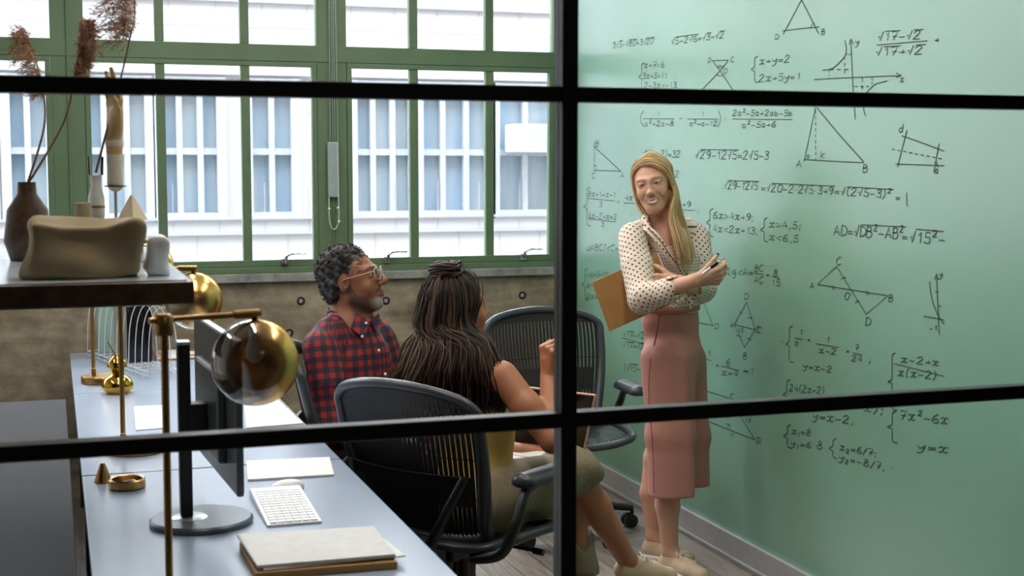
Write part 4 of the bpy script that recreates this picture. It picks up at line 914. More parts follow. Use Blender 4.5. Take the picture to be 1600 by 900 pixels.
# ------------------------------------------------------------------ people
M['seam_rose'] = plain('seam_rose', (120, 76, 72), .8)
def cloth_dots():
    t = NT('dotted_blouse'); tc = t.n('ShaderNodeUVMap'); vo = t.n('ShaderNodeTexVoronoi', voronoi_dimensions='2D'); mp = t.n('ShaderNodeMapping'); mp.inputs['Rotation'].default_value = (0, 0, .785)
    vo.inputs['Scale'].default_value = 54; vo.inputs['Randomness'].default_value = .08; t.l(tc.outputs[0], mp.inputs[0]); t.l(mp.outputs[0], vo.inputs['Vector'])
    t.l(t.ramp(vo.outputs['Distance'], [(.19, srgb(84, 58, 52)), (.25, srgb(232, 216, 202))]), t.b.inputs['Base Color']); t.setv(Roughness=.65); t.bump(t.noise(28, 4), .25, .006); return t.m
def cloth_plaid():
    t = NT('plaid_shirt'); tc = t.n('ShaderNodeUVMap'); sp = t.n('ShaderNodeSeparateXYZ'); t.l(tc.outputs[0], sp.inputs[0])
    def stripe(o, per, duty):
        m1 = t.n('ShaderNodeMath', operation='DIVIDE'); t.l(o, m1.inputs[0]); m1.inputs[1].default_value = per
        fr = t.n('ShaderNodeMath', operation='FRACT'); t.l(m1.outputs[0], fr.inputs[0]); c = t.n('ShaderNodeMath', operation='LESS_THAN'); t.l(fr.outputs[0], c.inputs[0]); c.inputs[1].default_value = duty; return c.outputs[0]
    a, b = stripe(sp.outputs[0], .040, .5), stripe(sp.outputs[1], .040, .5); ad = t.n('ShaderNodeMath', operation='ADD'); t.l(a, ad.inputs[0]); t.l(b, ad.inputs[1]); dv = t.n('ShaderNodeMath', operation='DIVIDE'); t.l(ad.outputs[0], dv.inputs[0]); dv.inputs[1].default_value = 2
    r = t.ramp(dv.outputs[0], [(0, srgb(158, 36, 38)), (.34, srgb(82, 32, 46)), (.75, srgb(28, 28, 54))]); r.node.color_ramp.interpolation = 'CONSTANT'
    t.l(r, t.b.inputs['Base Color']); t.setv(Roughness=.75); t.bump(t.noise(22, 4), .3, .006); return t.m
M['dots'] = cloth_dots(); M['plaid'] = cloth_plaid()
M['rose_trousers'] = plain('rose_trousers', (182, 129, 118), .75, 0, .05, 60, .06); M['khaki'] = plain('khaki_cloth', (134, 122, 98), .85, 0, .14, 70, .25)
M['dark_trousers'] = plain('dark_trousers', (58, 46, 38), .85); M['mustard'] = plain('mustard_top', (196, 164, 88), .8)
M['shoe_cream'] = plain('shoe_cream', (212, 190, 160), .6); M['shoe_white'] = plain('shoe_white', (230, 226, 220), .6); M['rubber_sole'] = plain('rubber_sole', (236, 234, 230), .5)
def cloth(S, name, mat, root, loc, h=.006, wr=(.003, 30, 1), uv=True):
    v, q = S.mesh(h, wob(*wr) if wr else None); u = limb_uv(S, v, q) if uv else None
    return np_mesh(name, v-loc, q, mat, root, None, u)
def shoe(root, loc, heel, toe, up, upper, L=.26, sc=1.):
    """low lace-up sneaker: heel point on the sole, towards the toe"""
    R = frame_of(toe-heel, up)*sc; S = SDF(); S.frame(R, heel)
    Cp = lambda a, b, r1, r2, k=.02: S.cap(a, b, r1*sc, r2*sc, k*sc)
    Cp((0, .036, .042), (.004, .15, .036), .036, .040); Cp((.004, .15, .034), (.004, .215, .028), .040, .034); Cp((0, .03, .045), (0, .045, .078), .033, .034); Cp((0, .07, .07), (0, .15, .05), .03, .026)
    S.box((0, .1, -.03), V(.2, .3, .05)*sc, .001, .004, 1); S.ell((0, .045, .118), V(.026, .040, .026)*sc, .006, 1)
    v, q = S.mesh(.0035); o = np_mesh('shoe', v-loc, q, upper, root)
    S = SDF(); S.frame(R, heel); S.cap((0, .04, .012), (.004, .14, .012), .041*sc, .044*sc, .01); S.cap((.004, .14, .012), (.004, .215, .012), .044*sc, .039*sc, .01); S.box((0, .1, -.03), V(.2, .3, .03)*sc, .001, .003, 1); S.box((0, .1, .06), V(.2, .3, .033)*sc, .001, .004, 1)
    v, q = S.mesh(.0035); np_mesh('sole', v-loc, q, 'rubber_sole', o)
    lc = MB()
    for i in range(5):
        y = .100+.022*i; z = .097-.0135*i
        for s in (-1, 1): lc.tube(smooth_pts([(s*.022, y, z-.012), (s*.008, y+.006, z+.001), (-s*.008, y+.014, z-.002), (-s*.022, y+.020, z-.020)], 4), .0026, 6)
    for s in (-1, 1): lc.tube(smooth_pts([(0, .1, .1), (s*.02, .098, .108), (s*.034, .11, .1), (s*.015, .105, .098), (s*.03, .13, .085)], 5), .0022, 6)
    lc.xf(R, heel-loc).build('lace', 'shoe_white', o, True)
    return o
def strands(name, guides, n, mat_col, root, loc, r0=.0032, wave=(0, 0), seed=0, jit=.004, tipjit=.01, var=.35, flat=.6):
    """hair: each strand is blended between guide curves that run side by side"""
    rg = np.random.default_rng(seed); b = MB(); cols = []
    G_ = [smooth_pts(g, 6) for g in guides]; k = len(G_[0]); f = np.linspace(0, 1, k)
    for i in range(n):
        u = rg.uniform(0, len(G_)-1-1e-6); j = int(u); w = u-j; p = G_[j]*(1-w)+G_[j+1]*w
        off = rg.normal(0, 1, 3)*jit; off2 = rg.normal(0, 1, 3)*tipjit; p = p+off+np.outer(f**2, off2)
        if wave[0]:
            ph = rg.uniform(0, 6.28); d = rg.normal(0, 1, 3); d /= np.linalg.norm(d); e = rg.normal(0, 1, 3); e /= np.linalg.norm(e)
            p = p+np.outer(np.sin(f*wave[1]+ph)*f, d)*wave[0]+np.outer(np.cos(f*wave[1]*1.3+ph)*f, e)*wave[0]*.6
        cut = int(k*rg.uniform(.86, 1)); p = p[:cut]; fr = np.linspace(0, 1, cut)
        b.tube(p, r0*(.55+.45*np.sin(np.clip(fr*3, 0, 1.57)))*(1-.75*fr**3)*rg.uniform(.6, 1.25), 5, flat=flat)
        c = np.array(mat_col[rg.integers(len(mat_col))])*(1+rg.uniform(-var, var)); cols.append(np.tile(c, (cut*5, 1)))
    o = b.build(name, 'hair_strand', root, True, col=None); 
    me = o.data
    v = np.concatenate(b.v)-loc; me.vertices.foreach_set('co', v.astype(np.float32).ravel()); me.update(); setcol(me, np.concatenate(cols)); return o
def plan_uv(o):
    u = o.data.uv_layers.new(name='UVMap'); co = np.empty(len(o.data.vertices)*3, np.float32); o.data.vertices.foreach_get('co', co); co = co.reshape(-1, 3)
    li = np.empty(len(o.data.loops), np.int32); o.data.loops.foreach_get('vertex_index', li); p = co[li]; u.data.foreach_set('uv', np.stack([p@RD, p[:, 2]], 1).astype(np.float32).ravel())
lab = lambda o, s: o.__setitem__('label', s)

# ---------------- standing woman
def standing_woman():
    loc = onZ(1040, 872, 0); loc[2] = 0
    root = tag(empty('person', loc), 'person standing at the green wall in dotted blouse and rose trousers holding marker', 'person')
    fT = dirw(.55, -.83); lt = np.cross(fT, UZ)          # her right hand side
    hf = dirw(-.24, -.95)+UZ*-.04; Rh = frame_of(hf, UZ-RD*.19); ht = P(1020, 289, 5.50); sc = .93
    HL = lambda *p: Rh@(V(*p)*sc)+ht
    skin = srgb(216, 168, 142)[:3]
    S = SDF(); head(S, Rh, ht, sc, smile=1., jaw=.88, nose=.88)
    S.cap(HL(0, -.015, -.06), P(1035, 350, 5.57), .049, .054, .03); S.cap(P(1035, 350, 5.57), P(1038, 385, 5.57), .075, .09, .04)
    S.cap(P(1038, 385, 5.57), P(1050, 540, 5.58), .070, .070, .04, flat=(lt, 1.25)); S.cap(P(1040, 560, 5.5), P(1043, 720, 5.48), .055, .048); S.cap(P(1058, 560, 5.65), P(1024, 715, 5.73), .055, .045)
    aA = P(1047, 862, 5.53); tA = dirw(.70, -.71); aB = P(1021, 838, 5.74); tB = dirw(.83, -.55)
    S.cap(P(1043, 720, 5.50), P(1043, 790, 5.50), .051, .047, .02); S.cap(P(1043, 790, 5.50), aA, .047, .031, .02); S.cap(aA, aA+tA*.05-UZ*.03, .032, .026, .02)
    S.cap(P(1024, 715, 5.74), P(1017, 770, 5.74), .048, .044, .02); S.cap(P(1017, 770, 5.74), aB, .044, .030, .02); S.cap(aB, aB+tB*.05-UZ*.03, .031, .025, .02)
    sR, eR, wR = P(987, 372, 5.46), P(1005, 466, 5.27), P(1086, 438, 5.13); sL, eL, wL = P(1086, 370, 5.66), P(1098, 452, 5.58), P(1064, 441, 5.31)
    S.chain([sR, eR, eR+(wR-eR)*.35, wR], [.045, .038, .037, .0245]); S.chain([sL, eL, eL+(wL-eL)*.35, wL], [.045, .038, .036, .0245])
    dR = RD*.93+UZ*.18-FH*.1; S_n = hand(S, wR+dR*.012, dR, FH*.75+UZ*.35+RD*.1, UZ, ((.75, .9, .6), (.85, 1.0, .7), (.95, 1.0, .7), (1.0, 1.0, .7)), .04, ((.25, .3, .25), .3), .92)
    dL = -RD*.96-UZ*.02-FH*.05; L_n = hand(S, wL+dL*.012, dL, FH*.9+RD*.1, UZ, ((.15, .35, .3), (.12, .3, .3), (.12, .3, .3), (.2, .35, .3)), .05, ((.3, .2, .2), .3), .92)
    v, q = S.mesh(.0026)
    st = dict(blush=(.70, .34, .28), lip=srgb(178, 98, 92)[:3], brow=srgb(140, 100, 70)[:3], lash=srgb(40, 28, 24)[:3], eye=srgb(44, 40, 40)[:3], open=.0052, smile=1., bw=.0024, lw=.0022)
    c = np.tile(np.array(skin), (len(v), 1)); near = np.linalg.norm(v-ht, axis=1) < .16; c[near] = face_cols(v[near], Rh, ht, sc, skin, st)
    for p, d, n_ in S_n+L_n:
        m_ = np.linalg.norm(v-(p+d*.002+n_*.004), axis=1) < .0085; c[m_] = srgb(52, 22, 26)[:3]
    np_mesh('body', v-loc, q, 'skin', root, c)
    # blouse
    S = SDF(); cc, cw = P(1036, 398, 5.57), P(1049, 474, 5.57)
    S.cap(cc, cw, .098, .090, .03, tag=1, flat=(lt, 1.38)); S.cap(P(1000, 362, 5.49), P(1074, 360, 5.65), .050, .050, .04, tag=1); S.cap(P(1036, 350, 5.58), cc, .070, .09, .04, tag=1)
    S.ell(cc+fT*.075+lt*.06-UZ*.02, V(.055, .055, .06), .04, tag=1); S.ell(cc+fT*.075-lt*.06-UZ*.02, V(.055, .055, .06), .04, tag=1)
    S.cap(cw, P(1050, 484, 5.57), .094, .088, .02, tag=1, flat=(lt, 1.3))
    S.chain([sR+UZ*.005, (sR+eR)/2, eR], [.060, .059, .056], k=.02); S.cap(eR, eR+(wR-eR)*.56, .056, .047, .02)
    S.chain([sL, (sL+eL)/2, eL], [.058, .057, .054], k=.02); S.cap(eL, eL+(wL-eL)*.45, .054, .046, .02)
    S.cap(HL(0, -.01, -.085), P(1037, 372, 5.50), .046, .050, .015, 1)     # neck opening
    def cutter(a, d, R=.2): S.box(a+d*R, V(R*.5, R, R*.5), .001, .003, 1, R=frame_of(d))
    cutter(eR+(wR-eR)*.56, (wR-eR)/np.linalg.norm(wR-eR), .07); cutter(eL+(wL-eL)*.45, (wL-eL)/np.linalg.norm(wL-eL), .07)
    bl = cloth(S, 'blouse', 'dots', root, loc, .0055, (.0045, 38, 2))
    # lapels and waist knot
    lp = MB()
    for pts, r in (([HL(.05, -.03, -.10), P(1008, 352, 5.44), P(1022, 366, 5.40), P(1040, 390, 5.385), P(1058, 415, 5.41)], .017), ([HL(-.05, -.03, -.10), P(1058, 352, 5.54), P(1062, 372, 5.48), P(1062, 395, 5.44), P(1060, 415, 5.43)], .015)):
        sp = smooth_pts(pts, 6); k = len(sp); lp.tube(sp-loc, r*np.sin(np.linspace(.5, 2.9, k)), 10, flat=.28)
    plan_uv(lp.build('lapel', 'dots', bl, True))
    MB().tube(smooth_pts([P(1012, 356, 5.405), P(1030, 374, 5.375), P(1048, 400, 5.37), P(1064, 424, 5.40)], 6)-loc, .0022, 6).build('piping', plain('piping_brown', (110, 80, 70), .8), bl, True)
    kn = MB().sph(P(1074, 463, 5.42)-loc, (.016, .014, .014), 16)
    kn.tube(smooth_pts([P(1074, 463, 5.42), P(1062, 470, 5.41), P(1048, 474, 5.43)], 5)-loc, np.linspace(.016, .010, 11), 10, flat=.6).tube(smooth_pts([P(1076, 465, 5.42), P(1079, 472, 5.41), P(1080, 481, 5.43)], 5)-loc, np.linspace(.014, .008, 11), 10, flat=.5)
    plan_uv(kn.build('waist_knot', 'dots', bl, True))
    # trousers
    S = SDF(); S.cap(P(1047, 476, 5.57), P(1048, 500, 5.57), .090, .096, .02, flat=(lt, 1.32)); S.ell(P(1051, 560, 5.57), V(.126, .104, .15), .05)
    S.chain([P(1043, 560, 5.49), P(1048, 680, 5.47), P(1049, 800, 5.455)], [.083, .073, .070], k=.03, flat=(RD, 1.32)); S.chain([P(1060, 560, 5.63), P(1062, 680, 5.67), P(1063, 790, 5.69)], [.074, .076, .079], k=.03, flat=(RD, 1.55))
    S.cap(P(1066, 560, 5.43), P(1079, 790, 5.42), .010, .010, .03)
    hA, hB = P(1049, 773, 5.46), P(1062, 757, 5.69)
    S.box(hA-UZ*.15-FH*.0, V(.2, .105, .15), .001, .003, 1, R=np.stack([RD, FH, UZ], 1)); S.box(hB-UZ*.15, V(.25, .125, .15), .001, .003, 1, R=np.stack([RD, FH, UZ], 1))
    tr = cloth(S, 'trousers', 'rose_trousers', root, loc, .006, (.0018, 20, 5), False)
    wb_ = MB(); a = np.linspace(0, 2*math.pi, 40, endpoint=False); ct = P(1047, 481, 5.57)
    MB().tube([ct+lt*math.cos(x)*.122+fT*math.sin(x)*.095-loc for x in a], .012, 8, True).build('waistband', 'rose_trousers', tr, True)
    MB().tube(smooth_pts([P(1030, 492, 5.43), P(1027, 515, 5.42), P(1022, 540, 5.43)], 5)-loc, .0028, 6).build('pocket_seam', 'seam_rose', tr, True)
    MB().tube(smooth_pts([P(1016, 560, 5.42), P(1014, 620, 5.41), P(1020, 700, 5.40), P(1022, 771, 5.39)], 6)-loc, .0018, 6).build('side_seam', 'seam_rose', tr, True)
    # hair
    bl_ = [srgb(226, 200, 156)[:3], srgb(202, 170, 124)[:3], srgb(240, 220, 182)[:3], srgb(178, 144, 104)[:3]]
    S = SDF(); S.frame(Rh*sc, ht); S.pr.append(['e', S.w((0, -.020, .044)), V(.080, .098, .086)*sc, Rh, 0, .02, 0, 0, None]); S.pr.append(['e', S.w((0, -.055, -.04)), V(.078, .06, .09)*sc, Rh, 0, .03, 0, 0, None]); S.pr.append(['e', S.w((.004, .092, -.022)), V(.0600, .072, .090)*sc, Rh, 0, .010, 1, 0, None]); S.frame()
    S.chain([HL(-.06, -.03, -.05), P(1058, 350, 5.52), P(1066, 395, 5.46)], [.035, .032, .016], k=.02)
    v, q = S.mesh(.004); hb = np_mesh('hair', v-loc, q, 'hair_strand', root, np.tile(np.array(srgb(168, 130, 84)[:3]), (len(v), 1)))
    def scalp(x, y, z, off=.010):
        c0 = V(0, -.014, .042); d = V(x, y, z)-c0; k = 1/np.sqrt(((d/V(.075, .094, .082))**2).sum()); return HL(*(c0+d*k+d/np.linalg.norm(d)*off))
    gA = []
    for a in np.linspace(0, 1, 8):
        gA.append([scalp(.032-.008*a, .070-.155*a, .094, .007), scalp(-.010, .076-.16*a, .088, .014), scalp(-.048, .066-.15*a, .064, .014), scalp(-.070, .045-.125*a, .030, .012), HL(-.083, .028-.10*a, .0), HL(-.089, .024-.09*a, -.055), P(1047+18*a, 338, 5.43+.13*a), P(1055+22*a, 372, 5.385+.12*a), P(1062+20*a, 400, 5.385+.12*a), P(1068+14*a, 414-6*a, 5.395+.12*a)])
    strands('hair_lock', gA, 560, bl_, hb, loc, .0034, (.004, 6), 1, .0025, .006)
    gB = []
    for a in np.linspace(0, 1, 6):
        gB.append([scalp(.032-.008*a, .070-.155*a, .094, .007), scalp(.052, .058-.148*a, .080, .010), scalp(.070, .036-.12*a, .055, .008), HL(.080, .020-.09*a, .015), HL(.081, .008-.075*a, -.035), HL(.074, -.0-.06*a, -.08), P(1011+8*a, 342, 5.50+.12*a), P(1020+8*a, 352, 5.54+.12*a)])
    strands('hair_lock', gB, 300, bl_, hb, loc, .0030, (.003, 5), 2, .0025, .004)
    # shoes
    for an, td in ((aA, tA), (aB, tB)): h0 = an*V(1, 1, 0)-td*.045; shoe(root, loc, h0, h0+td*.25, UZ, 'shoe_cream', sc=.95)
    # what she holds
    fo = MB(); cs = [(925, 441, 5.34), (1027, 396, 5.37), (1055, 472, 5.385), (952, 518, 5.355)]; pts = [P(*k) for k in cs]; ctr = np.mean(pts, 0); n_ = np.cross(pts[1]-pts[0], pts[3]-pts[0]); n_ /= np.linalg.norm(n_)
    f_ = tag(empty('cardboard_folder', ctr), 'brown cardboard folder held under the arm of the standing person', 'folder')
    fo.raw([p-ctr+n_*.003 for p in pts]+[p-ctr-n_*.003 for p in pts], [(0, 1, 2, 3), (7, 6, 5, 4)]+[(i, i+4, (i+1) % 4+4, (i+1) % 4) for i in range(4)]); fo.build('cover', 'kraft', f_, bevel=.001)
    e1 = (pts[1]-pts[0])/np.linalg.norm(pts[1]-pts[0]); MB().raw([p-ctr+e1*.004+n_*z for z in (-.0018, .0018) for p in (pts[1], pts[2], (pts[2]+pts[3])/2, (pts[0]+pts[1])/2)], [(0, 1, 2, 3), (7, 6, 5, 4)]+[(i, i+4, (i+1) % 4+4, (i+1) % 4) for i in range(4)]).build('paper_edge', 'paper', f_)
    ip = S_n[0][0]; a = P(1098, 428, 5.075); b = P(1131, 403, 5.03); pd = (b-a)/np.linalg.norm(b-a); Lp = np.linalg.norm(b-a)
    pen = tag(empty('marker_pen', a), 'slim white and black marker held in the hand of the standing person', 'marker')
    MB().cyl(V(0, 0, 0), pd*Lp*.68, .0052, 14).build('barrel', 'white_plastic', pen, True); MB().cyl(pd*Lp*.40, pd*Lp*.72, .0062, 14).build('grip', 'screen', pen, True); MB().tube([pd*Lp*.7, pd*Lp*.9, pd*Lp*.92, pd*Lp], [.003, .0022, .0042, .003], 12).build('tip', 'chrome', pen, True)
standing_woman()

# ---------------- seated man
def seated_man():
    loc = P(525, 705, 5.17)*V(1, 1, 0)
    root = tag(empty('person', loc), 'person seated by the desks in red and navy plaid shirt and glasses', 'person')
    fM = dirw(.93, -.36); fM /= np.linalg.norm(fM); lt = np.cross(fM, UZ)
    hf = dirw(.985, -.14)+UZ*.25; Rh = frame_of(hf, UZ); ht = P(548, 440, 5.15); sc = 1.06; HL = lambda *p: Rh@(V(*p)*sc)+ht
    skin = srgb(150, 96, 68)[:3]
    sR, eR, wR = P(504, 545, 5.0), P(516, 662, 4.95), P(606, 700, 4.93); sL, eL, wL = P(590, 528, 5.36), P(622, 640, 5.40), P(680, 690, 5.25)
    S = SDF(); head(S, Rh, ht, sc, nose=1.12, jaw=1.08)
    S.cap(HL(0, -.03, -.05), P(548, 512, 5.18), .060, .062, .03); S.cap(P(548, 512, 5.18), P(548, 690, 5.17), .09, .10, .04, flat=(lt, 1.3))
    S.chain([sR, eR, wR], [.05, .042, .028]); S.chain([sL, eL, wL], [.05, .042, .028])
    hand(S, wR+fM*.012, fM, -UZ*.9, -lt, (.5, .5, .5, .55), .06, sc=1.02); hand(S, wL+fM*.012, fM, -UZ*.9, lt, (.5, .5, .5, .55), .06, sc=1.02)
    v, q = S.mesh(.0036); st = dict(blush=srgb(150, 88, 66)[:3], lip=srgb(124, 72, 62)[:3], brow=srgb(44, 36, 34)[:3], lash=srgb(36, 26, 24)[:3], eye=srgb(40, 28, 22)[:3], open=.007, beard=srgb(66, 56, 50)[:3], grey=srgb(176, 170, 164)[:3])
    c = np.tile(np.array(skin), (len(v), 1)); near = np.linalg.norm(v-ht, axis=1) < .19; c[near] = face_cols(v[near], Rh, ht, sc, skin, st)
    np_mesh('body', v-loc, q, 'skin', root, c)
    # shirt
    S = SDF(); S.cap(P(552, 560, 5.19), P(545, 690, 5.18), .122, .130, .04, tag=1, flat=(lt, 1.38)); S.cap(P(516, 524, 5.06), P(582, 520, 5.32), .066, .066, .05, tag=1); S.cap(P(548, 516, 5.18), P(550, 565, 5.19), .066, .11, .05, tag=1)
    S.ell(P(578, 570, 5.18), V(.08, .08, .10), .05, tag=1)
    S.chain([sR, (sR+eR)/2, eR], [.072, .070, .064], k=.025); S.cap(eR, eR+(wR-eR)*.85, .060, .044, .02); S.chain([sL, (sL+eL)/2, eL], [.070, .066, .060], k=.025); S.cap(eL, eL+(wL-eL)*.85, .060, .044, .02)
    S.cap(HL(0, -.03, -.09), P(548, 515, 5.18), .058, .062, .008, 1)
    sh_ = cloth(S, 'shirt', 'plaid', root, loc, .006, (.0075, 32, 11))
    a = np.linspace(0, 2*math.pi, 26, endpoint=False); nb = P(546, 500, 5.18); ax = HL(0, -.03, -.09)-P(548, 515, 5.18); ax /= np.linalg.norm(ax); e1 = np.cross(ax, lt); e1 /= np.linalg.norm(e1)
    col = MB(); lo_ = [nb-ax*.018+(lt*math.cos(x)+e1*math.sin(x))*.096 for x in a]; hi_ = [nb+ax*.044-fM*.006+(lt*math.cos(x)+e1*math.sin(x))*.073 for x in a]; ho = [nb+ax*.038-fM*.006+(lt*math.cos(x)+e1*math.sin(x))*.083 for x in a]
    n = 26; col.raw([p-loc for p in lo_+hi_+ho], [(i, (i+1) % n, n+(i+1) % n, n+i) for i in range(n)]+[(n+i, n+(i+1) % n, 2*n+(i+1) % n, 2*n+i) for i in range(n)])
    fr = P(578, 512, 5.10)
    for tri in ([P(556, 490, 5.09), P(580, 499, 5.10), P(568, 528, 5.055), P(548, 512, 5.07)], [P(580, 499, 5.12), P(592, 489, 5.2), P(598, 508, 5.17), P(588, 518, 5.12)]):
        n_ = np.cross(tri[1]-tri[0], tri[2]-tri[0]); n_ /= np.linalg.norm(n_); col.raw([p-loc for p in tri]+[p+n_*.004-loc for p in tri], [(0, 1, 2, 3), (7, 6, 5, 4)]+[(i, i+4, (i+1) % 4+4, (i+1) % 4) for i in range(4)])
    co = col.build('collar', 'plaid', sh_, True); u = co.data.uv_layers.new(name='UVMap'); vv = np.concatenate(col.v)
    for lp in co.data.loops: p = vv[lp.vertex_index]; u.data[lp.index].uv = (float((p+loc)@RD), float(p[2]))
    for x, y, d in ((566, 526, 5.05), (572, 505, 5.075), (592, 548, 5.06), (602, 585, 5.05), (607, 622, 5.04)): MB().sph(P(x, y, d)-loc, (.006, .006, .006), 12).build('button', 'ceramic', sh_, True)
    S = SDF(); hp = P(528, 722, 5.17)
    for s in (-1, 1):
        h_ = hp+lt*s*.09; k_ = h_+fM*.44+lt*s*.02; an = k_*V(1, 1, 0)+UZ*.10+fM*.02; S.chain([h_, k_, an], [.088, .068, .052], k=.03)
        shoe(root, loc, an*V(1, 1, 0)-fM*.06, an*V(1, 1, 0)+fM*.2, UZ, 'dark_trousers')
    S.ell(hp, V(.15, .15, .11), .05); cloth(S, 'trousers', 'dark_trousers', root, loc, .008, (.004, 22, 3), False)
    # hair: short tight curls
    S = SDF(); S.frame(Rh*sc, ht); E = lambda c_, r, k, sub=0: S.pr.append(['e', S.w(c_), V(*r)*sc, Rh, 0, k, sub, 0, None])
    E((0, -.018, .048), (.079, .095, .085), .02); E((0, -.045, -.01), (.075, .060, .072), .03)
    E((0, .112, .002), (.09, .066, .085), .01, 1); E((.09, .02, -.045), (.05, .075, .05), .012, 1); E((-.09, .02, -.045), (.05, .075, .05), .012, 1); S.frame()
    v, q = S.mesh(.0035, wob(.0035, 330, 8)); n_ = wob(1, 170, 9)(v); L = (v-ht)@Rh/sc
    g = np.clip(.16+.42*n_+.15*(L[:, 1] < -.06), 0, 1)[:, None]
    hb = np_mesh('hair', v-loc, q, 'hair_strand', root, np.array(srgb(34, 31, 32)[:3])*(1-g)+np.array(srgb(118, 114, 112)[:3])*g)
    rg = np.random.default_rng(4); cu = MB(); cols = []
    for i in rg.choice(len(v), 1300, replace=False):
        p = v[i]; nrm = p-(ht+Rh@V(0, -.02, .03)); nrm /= np.linalg.norm(nrm); t1 = np.cross(nrm, rg.normal(0, 1, 3)); t1 /= np.linalg.norm(t1); t2 = np.cross(nrm, t1); rr = rg.uniform(.002, .004)
        pts = [p-loc+nrm*(.001+.0014*k)+(t1*math.cos(k*1.3)+t2*math.sin(k*1.3))*rr for k in range(5)]
        cu.tube(pts, .0014, 4); gg = g[i]*rg.uniform(.5, 1.5); cols.append(np.tile(np.array(srgb(30, 28, 29)[:3])*(1-gg)+np.array(srgb(128, 126, 128)[:3])*gg, (20, 1)))
    cu.build('hair_curls', 'hair_strand', hb, True, col=np.concatenate(cols))
    # glasses
    gl_ = MB(); ln = MB()
    for s in (-1, 1):
        a = np.linspace(0, 2*math.pi, 22, endpoint=False); rim = [HL(s*(.034+.027*math.copysign(abs(math.cos(x))**.8, math.cos(x))), .112-.006*abs(math.cos(x))*(math.cos(x) > 0), .006+.0215*math.copysign(abs(math.sin(x))**.8, math.sin(x)))-loc for x in a]
        gl_.tube(rim, .0019, 8, True); gl_.tube(smooth_pts([HL(s*.061, .106, .016), HL(s*.076, .085, .016), HL(s*.082, .02, .014), HL(s*.083, -.005, .012), HL(s*.080, -.02, -.004)], 5)-loc, .0019, 8); ln.raw([HL(s*.034, .112, .006)-loc]+rim, [(0, i+1, (i+1) % 22+1) for i in range(22)])
    gl_.tube(smooth_pts([HL(.008, .112, .010), HL(0, .117, .014), HL(-.008, .112, .010)], 4)-loc, .0026, 8)
    g_ = gl_.build('glasses', plain('clear_frame', (190, 180, 168), .2), root, True); ln.build('lens', 'cup_glass', g_)
    office_chair('office_chair', (1.15, 5.0, 0), face_rz(dirw(.96, .10)), 'black mesh office chair that the person in the plaid shirt sits on', -.02)
seated_man()

